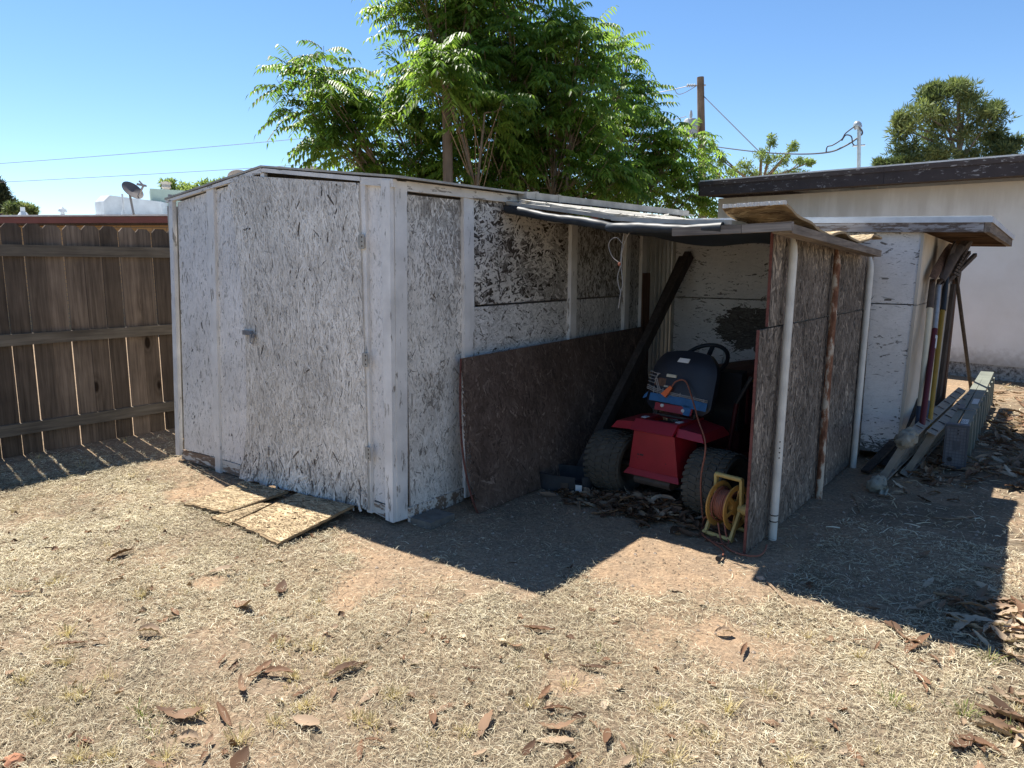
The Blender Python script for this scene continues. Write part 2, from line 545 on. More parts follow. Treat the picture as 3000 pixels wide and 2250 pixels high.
M['orange'] = plain('orange_plug_rubber', (0.72, 0.14, 0.03), 0.5, var=0.15, scale=20)
M['cord'] = plain('faded_orange_cord', (0.29, 0.105, 0.065), 0.55, var=0.25, scale=30)
M['black'] = plain('black_plastic', (0.022, 0.024, 0.028), 0.5, var=0.4, scale=12, spec=0.4)
M['navy'] = plain('dark_seat_shell', (0.018, 0.021, 0.03), 0.45, var=0.4, scale=8, spec=0.4)
M['rubber'] = plain('dusty_tyre_rubber', (0.092, 0.082, 0.066), 0.9, var=0.45, scale=14, spec=0.15)
M['bluetape'] = plain('blue_masking_tape', (0.035, 0.125, 0.27), 0.7, var=0.3, scale=30)
M['bluegrip'] = plain('blue_vinyl_grip', (0.04, 0.06, 0.10), 0.5, var=0.3, scale=20)
M['label'] = plain('paper_label', (0.62, 0.62, 0.6), 0.7, var=0.15, scale=40)
M['cream'] = plain('cream_handle', (0.60, 0.54, 0.40), 0.5, var=0.2, scale=10)
M['stitch'] = plain('grey_webbing_thread', (0.32, 0.30, 0.28), 0.8, var=0.2, scale=40)
M['concrete'] = plain('grey_concrete', (0.20, 0.18, 0.155), 0.95, var=0.4, scale=25, spec=0.1, bump=0.4)
M['whitebox'] = plain('white_duct_metal', (0.62, 0.66, 0.68), 0.6, var=0.25, scale=5)
M['greenbox'] = plain('pale_green_cooler_paint', (0.40, 0.49, 0.42), 0.6, var=0.12, scale=5)
M['dish'] = plain('grey_dish_paint', (0.36, 0.35, 0.34), 0.6, var=0.1, scale=6)
M['dishdark'] = plain('dark_dish_face', (0.13, 0.115, 0.11), 0.6, var=0.15, scale=6)
M['redfascia'] = plain('red_brown_fascia', (0.20, 0.075, 0.062), 0.7, var=0.25, scale=3)
M['wire'] = plain('dark_cable', (0.05, 0.05, 0.055), 0.6, var=0.2)
M['greywire'] = plain('grey_wire', (0.30, 0.29, 0.28), 0.5, metal=0.3, var=0.2)
M['pole'] = wood('utility_pole_wood', (0.24, 0.175, 0.125), (0.10, 0.075, 0.055), 'Z', scale=0.5, tonevar=0.1)
M['ceramic'] = plain('grey_ceramic', (0.42, 0.44, 0.45), 0.4, var=0.15)
M['bark'] = wood('grey_bark', (0.30, 0.25, 0.2), (0.13, 0.105, 0.08), 'Z', scale=1.6, tonevar=0.2)
M['twig'] = wood('pale_twig', (0.34, 0.24, 0.16), (0.16, 0.11, 0.07), 'Z', scale=2, tonevar=0.2)

def brickmat():
    g = G('tan_brick', 0.9, 0.1)
    n = g.t.nodes.new('ShaderNodeTexBrick')
    n.inputs['Scale'].default_value = 1.0
    n.inputs['Color1'].default_value = (0.42, 0.28, 0.15, 1)
    n.inputs['Color2'].default_value = (0.36, 0.24, 0.13, 1)
    n.inputs['Mortar'].default_value = (0.25, 0.2, 0.15, 1)
    n.inputs['Brick Width'].default_value = 0.4; n.inputs['Row Height'].default_value = 0.1
    n.inputs['Mortar Size'].default_value = 0.012
    x, y, z = g.sep()
    g.t.links.new(g.comb(g.math('ADD', x, g.math('MULTIPLY', y, 0.6)), z, 0.0), n.inputs['Vector'])
    return g.done(n.outputs['Color'])
M['brick'] = brickmat()

def leafmat(name, stops, transl=0.35, rough=0.45, spec=0.4, var=0.25):
    g = G(name, rough, spec)
    t = g.tone(); n = g.noise(3.0, 3)
    c = g.ramp(t, stops)
    c = g.mix(1.0, c, g.ramp(n, [(0.3, 1 - var), (0.7, 1 + var)]), 'MULTIPLY')
    return g.done(c, transl=transl)
M['leaf'] = leafmat('pinnate_leaf', [(0, (0.06, 0.11, 0.02)), (0.5, (0.12, 0.20, 0.034)), (0.85, (0.19, 0.28, 0.05)), (1, (0.26, 0.33, 0.07))], 0.55)
M['fine_leaf'] = leafmat('feathery_leaf', [(0, (0.12, 0.17, 0.05)), (1, (0.26, 0.32, 0.11))], 0.45, 0.6, 0.2)
M['needle'] = leafmat('pine_needle', [(0, (0.065, 0.095, 0.04)), (0.6, (0.155, 0.195, 0.075)), (1, (0.25, 0.285, 0.11))], 0.25, 0.6, 0.2)
M['darkleaf'] = leafmat('dark_conifer_leaf', [(0, (0.02, 0.03, 0.016)), (1, (0.07, 0.085, 0.04))], 0.1, 0.7, 0.2)
M['dry_leaf'] = leafmat('dry_leaf_surface', [(0, (0.09, 0.05, 0.03)), (0.35, (0.19, 0.105, 0.06)), (0.65, (0.33, 0.24, 0.16)), (1, (0.5, 0.41, 0.3))], 0.1, 0.7, 0.2, 0.3)
M['straw'] = leafmat('dry_straw', [(0, (0.15, 0.115, 0.075)), (0.4, (0.40, 0.335, 0.225)), (0.75, (0.58, 0.51, 0.36)), (1, (0.70, 0.64, 0.49))], 0.15, 0.75, 0.15, 0.15)
M['tuft'] = leafmat('yellow_grass_blade', [(0, (0.36, 0.285, 0.14)), (0.7, (0.50, 0.41, 0.23)), (0.9, (0.48, 0.42, 0.24)), (1, (0.2, 0.24, 0.07))], 0.25, 0.7, 0.15, 0.15)
M['stone'] = plain('pale_pebble', (0.38, 0.3, 0.23), 0.9, var=0.4, scale=30)
M['brickbit'] = plain('brick_fragment', (0.34, 0.16, 0.09), 0.9, var=0.3, scale=30)

def groundmat():
    g = G('dry_dirt', 0.95, 0.08)
    a = g.noise(0.9, 5, rough=0.6); b = g.noise(7, 6, rough=0.65); d = g.noise(60, 5, rough=0.7); e = g.noise(260, 3)
    c = g.ramp(g.math('ADD', g.math('MULTIPLY', a, 0.55), g.math('MULTIPLY', b, 0.45)), [(0.36, (0.25, 0.195, 0.14)), (0.5, (0.32, 0.235, 0.16)), (0.64, (0.40, 0.28, 0.18))])
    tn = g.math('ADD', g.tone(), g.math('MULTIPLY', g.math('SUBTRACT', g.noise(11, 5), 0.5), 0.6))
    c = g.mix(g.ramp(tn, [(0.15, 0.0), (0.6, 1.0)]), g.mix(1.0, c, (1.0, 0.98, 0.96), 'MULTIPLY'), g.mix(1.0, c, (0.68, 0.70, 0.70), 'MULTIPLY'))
    c = g.mix(1.0, c, g.ramp(d, [(0.3, 0.55), (0.68, 1.22)]), 'MULTIPLY')
    c = g.mix(1.0, c, g.ramp(e, [(0.3, 0.75), (0.7, 1.2)]), 'MULTIPLY')
    v = g.voro(95)
    peb = g.ramp(v, [(0.0, 1.0), (0.16, 1.0), (0.2, 0.0)])
    sel = g.ramp(g.noise(23, 2), [(0.56, 0.0), (0.62, 0.6)])
    c = g.mix(g.mix(1.0, peb, sel, 'MULTIPLY'), c, (0.36, 0.28, 0.2))
    h = g.math('ADD', g.math('ADD', g.math('MULTIPLY', b, 1.2), g.math('MULTIPLY', d, 0.5)), g.math('MULTIPLY', e, 0.15))
    g.bump(h, 0.7, 0.03)
    return g.done(c)
M['dirt'] = groundmat()

# ------------------------------------------------------------------ ground: one sheet, fine near the camera, reaching the horizon
def gz(x, y):
    near = np.exp(-((np.asarray(x) + 1.5) ** 2 + (np.asarray(y) - 3) ** 2) / 60.0)
    return near * (0.022 * (fbm(np.asarray(x) * 1.7, np.asarray(y) * 1.7, 2) - 0.5) + 0.010 * (fbm(np.asarray(x) * 9, np.asarray(y) * 9, 9) - 0.5)) - 0.008
def axis_pts(lo, hi, step, far):
    mid = np.arange(lo, hi + 1e-6, step)
    out = []; d = step * 2; p = hi
    while p < far:
        p += d; d *= 1.5; out.append(p)
    inn = []; d = step * 2; p = lo
    while p > -far:
        p -= d; d *= 1.5; inn.append(p)
    return np.array(inn[::-1] + list(mid) + out)
gx = axis_pts(-7.5, 2.5, 0.05, 500); gy = axis_pts(-0.5, 9.5, 0.05, 500)
GX, GY = np.meshgrid(gx, gy, indexing='ij')
GZ = gz(GX, GY)
ny = len(gy)
idx = np.arange(len(gx) * ny).reshape(len(gx), ny)
FQ = np.stack([idx[:-1, :-1], idx[1:, :-1], idx[1:, 1:], idx[:-1, 1:]], -1).reshape(-1, 4)
o = np_mesh('ground', np.stack([GX, GY, GZ], -1).reshape(-1, 3), FQ, np.full(len(FQ), .5), M['dirt'])
o.data.polygons.foreach_set('use_smooth', [True] * len(FQ))
ground_o = tag(o, None, None, kind='structure')

# ------------------------------------------------------------------ picket fence on the left
fen = thing('picket_fence', 'brown dog-eared wooden picket fence with three horizontal rails', 'fence', (-6.65, 3, 0))
mb = MB(); y = -1.6
while y < 12:
    wd = R.uniform(0.134, 0.142); h = 1.835 + R.uniform(-0.008, 0.008); lean = R.uniform(-0.006, 0.006)
    xo = -6.664 + R.uniform(-0.007, 0.002); b = -0.03
    pts = [(xo, y, b), (xo, y + wd, b), (xo, y + wd + lean, h - 0.035), (xo, y + wd - 0.032 + lean, h), (xo, y + 0.032 + lean, h), (xo, y + lean, h - 0.035)]
    mb.poly(pts, (-0.016, 0, 0), R.random())
    y += wd + R.choice([0.004, 0.006, 0.007, 0.009, 0.011])
mb.build('picket_panel', M['fence'], fen)
for z in (0.212, 0.928, 1.625):
    mb = MB()
    mb.box((-6.662, -1.6, z - 0.045), (-6.622, 12, z + 0.045), R.random())
    mb.build('rail', M['rail'], fen)
for yy in (0.6, 6.1, 10.5):
    mb = MB(); mb.box((-6.80, yy, -0.1), (-6.69, yy + 0.09, 1.7), 0.4)
    mb.build('post', M['fence'], fen)

# ------------------------------------------------------------------ the shed with the peeling strand-board door
shed = thing('storage_shed', 'low gabled shed of peeling white strand board with a crooked door', 'shed', (-4.3, 4.6, 0))
YF = 2.88
def fq(pts, y=YF):
    return [(x, y, z) for x, z in pts]
def wear(dark=0.12, mid=0.25, sd=0.1, hi=0.9, nscale=3.0, seed=1, amt=0.5, bias=0.0):
    def f(u, v, r):
        n = float(fbm(u * nscale, v * nscale * 1.6, seed))
        p = r.random(); k = max(0.0, (n - 0.5 + bias)) * amt * 4
        if p < dark * (0.5 + k): return r.uniform(0.12, 0.36)
        if p < dark + mid * (0.5 + k): return r.uniform(0.5, 0.74)
        return r.gauss(hi, sd)
    return f
mb = MB(); osb_panel(mb, fq([(-5.44, .085), (-4.975, .097), (-4.86, 2.012), (-5.285, 1.962)]), .012, 3.4, (.03, .09, .006, .018), wear(.015, .16, .06, .93, seed=2, amt=.25), 22, lift=(.0003, .0014), seed=2, base=.66, slivers=330)
mb.build('front_panel', M['osb_white'], shed)
mb = MB(); osb_panel(mb, fq([(-4.92, .095), (-4.40, .09), (-4.40, 2.055), (-4.78, 2.02)]), .012, 3.4, (.03, .09, .006, .018), wear(.015, .15, .06, .93, seed=5, amt=.25), 22, lift=(.0003, .0014), seed=3, base=.66, slivers=330)
mb.build('front_panel', M['osb_white'], shed)
mb = MB(); osb_panel(mb, fq([(-3.26, .11), (-3.10, .10), (-3.07, 1.945), (-3.235, 1.955)]), .012, 3.6, (.03, .08, .005, .014), wear(.006, .10, .05, .95, seed=8, amt=.2), 18, lift=(.0003, .0012), seed=4, base=.6, slivers=160)
mb.build('front_panel', M['osb_white'], shed)
# sill under the front
mb = MB(); mb.hexa(fq([(-5.49, .0), (-4.985, .0), (-4.975, .092), (-5.47, .078)], YF - .004), (0, .03, 0), .3)
mb.build('sill', M['sill'], shed); mb = MB()
mb.hexa(fq([(-4.92, .0), (-4.52, .0), (-4.52, .085), (-4.92, .09)], YF - .004), (0, .03, 0), .6)
mb.build('sill', M['sill'], shed); mb = MB()
mb.hexa(fq([(-3.26, .03), (-3.125, .01), (-3.115, .095), (-3.255, .1)], YF - .004), (0, .03, 0), .5)
mb.build('sill', M['sill'], shed)
# upright battens and corner boards
def batten(name, q, th=.022, yf=YF - .022, tone=.5):
    m = MB(); m.hexa(fq(q, yf), (0, th, 0), tone); return m.build(name, M['trim_white'], shed)
batten('corner_board', [(-5.528, .03), (-5.468, .04), (-5.308, 1.975), (-5.358, 1.98)], .03, YF - .03, .1)
batten('batten', [(-4.978, -.01), (-4.912, -.01), (-4.768, 2.035), (-4.858, 2.027)], tone=.7)
batten('batten', [(-3.30, .03), (-3.258, .03), (-3.228, 1.99), (-3.268, 1.994)], .03, YF - .024, .3)
batten('corner_board', [(-3.126, .02), (-3.062, .015), (-3.018, 1.962), (-3.088, 1.968)], .03, YF - .034, .9)
# rake boards over the front
mb = MB()
mb.hexa(fq([(-5.40, 1.965), (-4.86, 2.02), (-4.86, 2.04), (-5.40, 1.985)], YF - .03), (0, .03, 0), .4)
mb.hexa(fq([(-4.85, 2.022), (-4.19, 2.086), (-4.19, 2.117), (-4.85, 2.04)], YF - .032), (0, .03, 0), .6)
mb.hexa(fq([(-4.19, 2.093), (-3.26, 1.974), (-3.26, 1.998), (-4.19, 2.117)], YF - .032), (0, .03, 0), .2)
mb.hexa(fq([(-3.258, 1.955), (-3.0, 1.925), (-3.0, 1.968), (-3.258, 1.997)], YF - .028), (0, .03, 0), .8)
mb.build('rake_board', M['trim_white_x'], shed)
mb = MB(); mb.box((-4.21, YF - .026, 1.96), (-4.17, YF - .002, 2.085), .5); mb.build('ridge_block', M['trim_white'], shed)

# the door
YD = 2.848
door_mb = MB()
_u = [i / 10 for i in range(11)]
def door_top(u):
    x = -4.594 * (1 - u) + -3.267 * u
    z = 2.036 + (x + 4.575) * .29 if x < -4.374 else 2.093 - (x + 4.374) * .1087
    return min(1.0, z / 2.10)
# quad top edge is drawn at z = 2.10 and trimmed to the crooked top edge
A, B, C, D = Vector((-4.60, YD, .015)), Vector((-3.267, YD, .056)), Vector((-3.268, YD, 2.10)), Vector((-4.575, YD, 2.10))
def dtop(u):
    x = -4.575 * (1 - u) - 3.268 * u
    z = 2.036 + (x + 4.575) * .29 if x < -4.374 else 2.093 - (x + 4.374) * .1087 - .009
    zb = .015 * (1 - u) + .056 * u
    return (z - zb) / (2.10 - zb)
_dw = wear(.022, .26, .10, .84, seed=21, nscale=3.5, amt=.3)
def doorwear(u, v, r):
    k = max(0, .16 - v) / .16 * (.3 + .7 * float(fbm(u * 7, v * 9, 77)) * 1.6)
    if r.random() < k * .55: return r.uniform(.2, .62)
    return _dw(u, v, r)
osb_panel(door_mb, [A, B, C, D], .014, 2.5, (.03, .12, .004, .016), doorwear, 25, lift=(.0004, .003), vmax=([0, .077, .154, .3, .5, .7, .85, 1], dtop), base=.62, seed=21, slivers=480)
# bow the hinge-less edge: it curves inwards at mid height and flares out at the delaminating foot
nv = []
for (x, y, z) in door_mb.v:
    u = (x + 4.60) / 1.333; v = max(0, min(1, z / 2.05))
    s = (0.115 * math.sin(PI * min(1, v)) ** 0.8 if v > 0.06 else 0.115 * math.sin(PI * v) * 0.6) * max(0, 1 - u) ** 1.6
    out = 0.028 * max(0, 1 - v / 0.2) ** 1.5 * (0.4 + 0.6 * (1 - u)) + 0.006 * max(0, 1 - v / 0.12) * math.sin(x * 23)
    nv.append((x + s, y - out, z + (0.008 * math.sin(x * 31) + 0.004 * math.sin(x * 77)) * max(0, 1 - v / 0.05)))
door_mb.v = nv
# loose flakes standing off the wet foot of the door
for _ in range(45):
    x = R.uniform(-4.5, -3.3); z = abs(R.gauss(0, .10)) + .05; L = R.uniform(.03, .10); W = R.uniform(.006, .02); a = R.gauss(PI / 2, .5)
    yb = YD - .012 - .016 * max(0, 1 - z / .2) * R.random()
    c, s_ = math.cos(a), math.sin(a)
    p = [Vector((x + c * i * L / 2 - s_ * j * W / 2, yb - R.uniform(.0, .006) * (i < 0), z + s_ * i * L / 2 + c * j * W / 2)) for i, j in ((-1, -1), (1, -.7), (1, .7), (-1, 1))]
    door_mb.add(p, [(0, 1, 2, 3)], R.choice([.95, .85, .8, .6, .35]))
door = door_mb.build('door', M['osb_dirty'], shed)
for z in (1.64, .965, .405):
    m = MB()
    m.box((-3.258, YD - .014, z - .04), (-3.230, YD - .009, z + .04), .5)
    m.box((-3.285, YD - .006, z - .036), (-3.258, YD - .003, z + .036), .5)
    m.tube([(-3.258, YD - .010, z - .042), (-3.258, YD - .010, z + .042)], .007, 8)
    h = m.build('hinge', M['sheet_white'], door)
    m = MB()
    for k in (-.025, 0, .025):
        m.tube([(-3.243, YD - .0138, z + k), (-3.243, YD - .0155, z + k)], .005, 8)
    m.build('screw', M['rust_dark'], h)
m = MB(); m.box((-4.47, YD - .022, 1.045), (-4.36, YD - .012, 1.075), .5); m.box((-4.38, YD - .03, 1.03), (-4.33, YD - .022, 1.06), .5)
m.tube([(-4.36, YD - .034, 1.055), (-4.36, YD - .036, 1.0), (-4.335, YD - .036, .99), (-4.32, YD - .034, 1.03)], .006, 6)
m.build('hasp', M['steel'], door)

# side towards the carport
XS = -3.05
def sq(pts, x=XS):
    return [(x, y, z) for y, z in pts]
def side_board(name, q, th=.024, x=XS + .024, tone=.5, mat='trim_white'):
    m = MB(); m.hexa(sq(q, x), (-th, 0, 0), tone); return m.build(name, M[mat], shed)
mb = MB(); mb.hexa([(-3.058, 2.876, .015), (-3.058, 2.962, .012), (-3.012, 2.972, 1.962), (-3.012, 2.88, 1.962)], (-.026, 0, 0), .2)
mb.build('corner_board', M['trim_white'], shed)
def side_panel(y0, y1, z0, z1, tone, cover, size, mat, seed, rag=0, lift=(.0004, .003), angsd=28, horiz=False, base=.05, slivers=300):
    m = MB(); osb_panel(m, sq([(y0, z0), (y1, z0), (y1, z1), (y0, z1)]), .012, cover, size, tone, angsd, lift=lift, seed=seed, rag=rag, horiz=horiz, base=base, slivers=slivers)
    return m.build('side_panel', M[mat], shed)
def splitwear(u, v, r):
    n = float(fbm(u * 2.5, v * 5, 31)); n += (v - .5) * .25 + (abs(v - .8) < .1) * .1
    if r.random() < max(.06, min(.75, (n - .40) * 2.2)): return r.uniform(.34, .58)
    return r.gauss(.84, .1)
side_panel(2.978, 3.456, .08, 1.90, splitwear, 2.8, (.03, .09, .004, .014), 'osb_dirty', 31, rag=.03, base=.45, slivers=700)
def flakywear(u, v, r):
    n = float(fbm(u * 2.3 + 4, v * 2.0, 33)); n2 = float(fbm(u * 6, v * 6, 34))
    k = n * .6 + n2 * .4 + (max(0, u - .45)) * .55 + max(0, v - .8) * 1.3
    if r.random() < max(.10, min(.86, (k - .42) * 3.2)): return r.uniform(.18, .48) if r.random() > (u - .3) * 2 else r.uniform(.34, .56)
    return r.gauss(.88 - .2 * max(0, u - .35), .09)
side_panel(3.562, 4.665, 1.258, 1.93, flakywear, 1.8, (.03, .11, .005, .02), 'osb_dirty', 33, rag=.012, lift=(.0008, .006), angsd=40, horiz=True, base=.13)
side_panel(3.562, 4.665, .10, 1.245, wear(.08, .3, .12, .8, seed=35, amt=.4), 3.0, (.03, .09, .006, .016), 'osb_white', 35, horiz=True, angsd=40, base=.4)
side_panel(4.735, 5.50, 1.262, 1.86, lambda u, v, r: r.uniform(.12, .5) if r.random() < .35 + .3 * float(fbm(u * 4, v * 4, 3)) else r.gauss(.68, .1), 3.0, (.03, .09, .006, .018), 'osb_white', 36, base=.3)
side_panel(4.735, 5.50, .10, 1.25, wear(.1, .4, .12, .72, seed=38, amt=.4), 3.0, (.03, .09, .006, .016), 'osb_white', 37, base=.3)
side_panel(5.56, 5.785, .10, 1.86, wear(.14, .4, .12, .62, seed=39, amt=.4), 3.0, (.03, .09, .006, .018), 'osb_white', 39, base=.3)
side_board('batten', [(3.448, .02), (3.50, .02), (3.512, 1.955), (3.46, 1.955)], .026, XS + .026, .7)
side_board('batten', [(3.504, .02), (3.556, .02), (3.564, 1.955), (3.516, 1.955)], .018, XS + .018, .1)
side_board('stud', [(4.645, .02), (4.728, .02), (4.742, 1.86), (4.662, 1.86)], .035, XS + .035, .6)
side_board('stud', [(5.47, .02), (5.55, .02), (5.572, 1.86), (5.495, 1.86)], .035, XS + .035, .3)
side_board('stud', [(5.782, .02), (5.862, .02), (5.875, 1.86), (5.788, 1.86)], .03, XS + .03, .8)
side_board('sill', [(2.962, -.01), (3.45, .0), (3.45, .085), (2.962, .082)], .02, XS + .012, .4, 'sill')
side_board('eave_board', [(2.972, 1.915), (4.3, 1.915), (4.3, 1.968), (2.972, 1.968)], .026, XS + .034, .4, 'trim_white_y')
side_board('eave_board', [(4.38, 1.81), (6.3, 1.81), (6.3, 1.845), (4.38, 1.845)], .02, XS + .022, .6, 'trim_white_y')
# ribbed white metal siding at the back of that side
mb = MB(); yy = 5.876; k = 0
while yy < 6.62:
    d = .03 if k % 3 else .055
    mb.box((XS - .01, yy, .02), (XS + (.012 if k % 2 else .004), min(6.62, yy + d - .001), 1.9), .5); yy += d; k += 1
mb.build('metal_siding', M['siding'], shed)
# hidden walls and the roof
mb = MB(); mb.box((-5.52, 2.92, .02), (-5.50, 6.6, 1.95)); mb.box((-5.50, 6.6, .02), (-3.06, 6.62, 1.98))
mb.build('rear_wall', M['sheet_white'], shed)
mb = MB()
for (xa, za, xb, zb) in ((-5.405, 1.986, -4.19, 2.122), (-4.19, 2.122, -2.948, 1.970)):
    mb.hexa([(xa, 2.845, za), (xb, 2.845, zb), (xb, 6.65, zb), (xa, 6.65, za)], (0, 0, .012), .5)
mb.build('roof', M['sheet_white'], shed)
# a board drip cap along the eave where the carport roof begins
mb = MB()
mb.beam((-2.965, 3.98, 1.962), (-2.96, 6.5, 1.985), .07, .045, tone=.5)
for yy in (4.08, 4.35):
    mb.beam((-2.965, yy, 1.966), (-2.965, yy + .03, 1.966), .078, .053, tone=.9)
mb.build('eave_cap', M['sheet_white'], shed)
def block(name, lo, hi, label):
    m = MB(); m.box(lo, hi); o = m.build(name, M['concrete']); return tag(o, label, 'concrete block')
block('concrete_block', (-3.02, 2.95, -.03), (-2.86, 3.16, .028), 'flat grey concrete block under the shed corner')

# ------------------------------------------------------------------ lean-to carport between the shed and the strand-board partition
car = thing('lean_to_carport', 'sagging lean-to with black tarp edge over the red mower', 'carport', (-2.1, 5, 0))
prof = [(-3.02, 1.922), (-2.75, 1.872), (-2.33, 1.803), (-2.10, 1.765), (-1.85, 1.748), (-1.55, 1.735), (-1.30, 1.73), (-1.16, 1.728)]
def pz(x):
    for (a, za), (b, zb) in zip(prof, prof[1:]):
        if a <= x <= b: return za + (zb - za) * (x - a) / (b - a)
    return prof[0][1] if x < prof[0][0] else prof[-1][1]
def fy(x):   # the front edge runs askew, with a step where the second sheet begins
    return 3.865 - .076 * (x + 2.96) if x < -2.10 else 3.62 - .145 * (x + 2.10)
def roof_pt(u, v):
    x = -3.02 + 1.66 * u; y = fy(x) + (6.14 - fy(x)) * v
    return (x, y, pz(x) + .012 * math.sin(v * 9 + u * 4)), (0, 0, 1)
mb = MB(); mb.sheet(roof_pt, 48, 10, .022)
rs_mb = mb
# two bleached boards laid on it, and torn felt
mb = MB()
for x, wdt, t in ((-2.86, .13, .9), (-2.62, .10, .3), (-2.30, .12, .6)):
    mb.beam((x, fy(x) + .03, pz(x) + .016), (x + .05, 6.1, pz(x) + .02), wdt, .018, up=(.2, 0, 1), tone=t)
mb.build('roof_batten', M['sheet_white'], car)
mb = rs_mb; r_ = random.Random(5)
for _ in range(70):
    x = r_.uniform(-2.95, -1.6); yy = r_.uniform(fy(x), 4.4); a = r_.uniform(0, PI); L = r_.uniform(.02, .09); W = r_.uniform(.008, .03)
    c, s_ = math.cos(a) * L / 2, math.sin(a) * L / 2
    z = pz(x) + .02
    mb.add([(x - c, yy - s_, z), (x + s_ * W / L * 2, yy - c * W / L * 2, z + r_.uniform(0, .01)), (x + c, yy + s_, z + r_.uniform(0, .01)), (x - s_ * W / L * 2, yy + c * W / L * 2, z + .004)], [(0, 1, 2, 3)], .5)
mb.build('roof_sheet', M['sheet_white'], car)
mb = MB(); path = []; rad = []
for i in range(41):
    x = -3.0 + 1.60 * i / 40
    path.append((x, fy(x) - .022 + .006 * math.sin(i * 1.3), pz(x) - .050 + .003 * math.sin(i * .5))); rad.append(.027 * (1 + .07 * math.sin(i * .5) + .05 * math.sin(i * 2.1)))
    if i == 22: rad[-1] *= .7
mb.tube(path, rad, 10)
mb.build('tarp_roll', M['tarp'], car, smooth=50)
mb = MB()
mb.sheet(lambda u, v: ((-2.98 + 1.7 * u, fy(-2.98 + 1.7 * u) + .03 + (6.10 - fy(-2.98 + 1.7 * u)) * v, pz(-2.98 + 1.7 * u) - .05 - .06 * math.sin(PI * u) * math.sin(PI * min(1, v * 1.1)) - .012 * math.sin(u * 21 + v * 5)), (0, 0, 1)), 30, 12, .004)
mb.build('tarp_lining', M['tarp'], car, smooth=60)
mb = MB()
mb.beam((-1.655, 3.50, 1.672), (-1.30, 3.50, 1.677), .038, .040, tone=.25)
mb.beam((-1.298, 3.50, 1.6771), (-1.068, 3.50, 1.683), .038, .041, tone=.55)
mb.build('beam', M['greywood_x'], car)
mb = MB(); mb.beam((-1.12, 3.522, 1.674), (-1.175, 5.75, 1.590), .09, .042, tone=.5)
mb.build('top_plate', M['greywood_y'], car)
mb = MB(); mb.beam((-2.35, 5.1, 1.70), (-1.32, 5.1, 1.675), .09, .05, tone=.3); mb.build('rafter', M['eavewood'], car)
def greytone(u, v, r):
    k = max(0, v - .55) * .9
    if r.random() < k: return r.uniform(.7, 1)
    return r.gauss(.48, .13) if r.random() < .9 else r.uniform(.6, .9)
XP = -1.268
mb = MB(); osb_panel(mb, [(XP, 3.845, 1.188), (XP, 6.185, 1.188), (XP, 6.185, 1.628), (XP, 3.85, 1.676)], .013, 2.6, (.03, .11, .006, .022), greytone, 30, lift=(.0004, .0028), seed=51, base=.25)
up = mb.build('upper_partition', M['osb_grey'], car)
mb = MB(); osb_panel(mb, [(XP + .004, 3.672, .0), (XP + .004, 6.185, .012), (XP + .004, 6.185, 1.182), (XP + .004, 3.705, 1.182)], .013, 2.4, (.03, .11, .006, .022), lambda u, v, r: greytone(u, .5, r), 32, lift=(.0004, .0028), seed=52, base=.25)
lp = mb.build('lower_partition', M['osb_grey'], car)
mb = MB()  # maroon painted edge towards the yard
for k in range(40):
    a, b = k / 40, (k + 1) / 40
    mb.hexa([(XP - .0095, 3.672 + .033 * a - .001 - R.uniform(0, .003), 1.182 * a), (XP + .005, 3.672 + .033 * a - .001 - R.uniform(0, .003), 1.182 * a), (XP + .005, 3.672 + .033 * b - .0012, 1.182 * b), (XP - .0095, 3.672 + .033 * b - .0012, 1.182 * b)], (0, .004, 0), .5)
mb.build('painted_edge', M['maroonedge'], lp)
mb = MB(); mb.hexa([(XP - .0135, 3.842, 1.19), (XP + .001, 3.842, 1.19), (XP + .001, 3.847, 1.675), (XP - .0135, 3.847, 1.675)], (0, .004, 0), .5)
mb.build('painted_edge', M['maroonedge'], up)
for (x, y0, y1, mat, t) in ((-1.226, 3.985, 4.06, 'pvc', 1.660), (-1.232, 4.925, 4.985, 'rust', 1.606), (-1.234, 5.86, 5.95, 'pvc', 1.575)):
    m = MB(); m.tube([(x, y0, -.05), (x, (y0 + y1) / 2, .8), (x, y1, t - .10), (x - .003, y1 + .004, t - .05), (x - .012, y1 + .008, t)], [.0225, .0225, .0225, .0195, .010], 16)
    pp = m.build('pipe_post', M[mat], car, smooth=50)
    if y0 < 4:
        m = MB()
        for zz in (.10, .135):
            m.tube([(x, y0 + zz * .05, zz), (x, y0 + zz * .05, zz + .006)], .0230, 16)
            m.build('pipe_band', M['black'], pp); m = MB()
        for k, zz in enumerate((.47, .50, .525, .56)):
            m.tube([(x + .0160, y0 - .0168, zz), (x + .0175, y0 - .0182, zz)], .0045, 6)
            m.build('pipe_hole', M['black'], pp); m = MB()
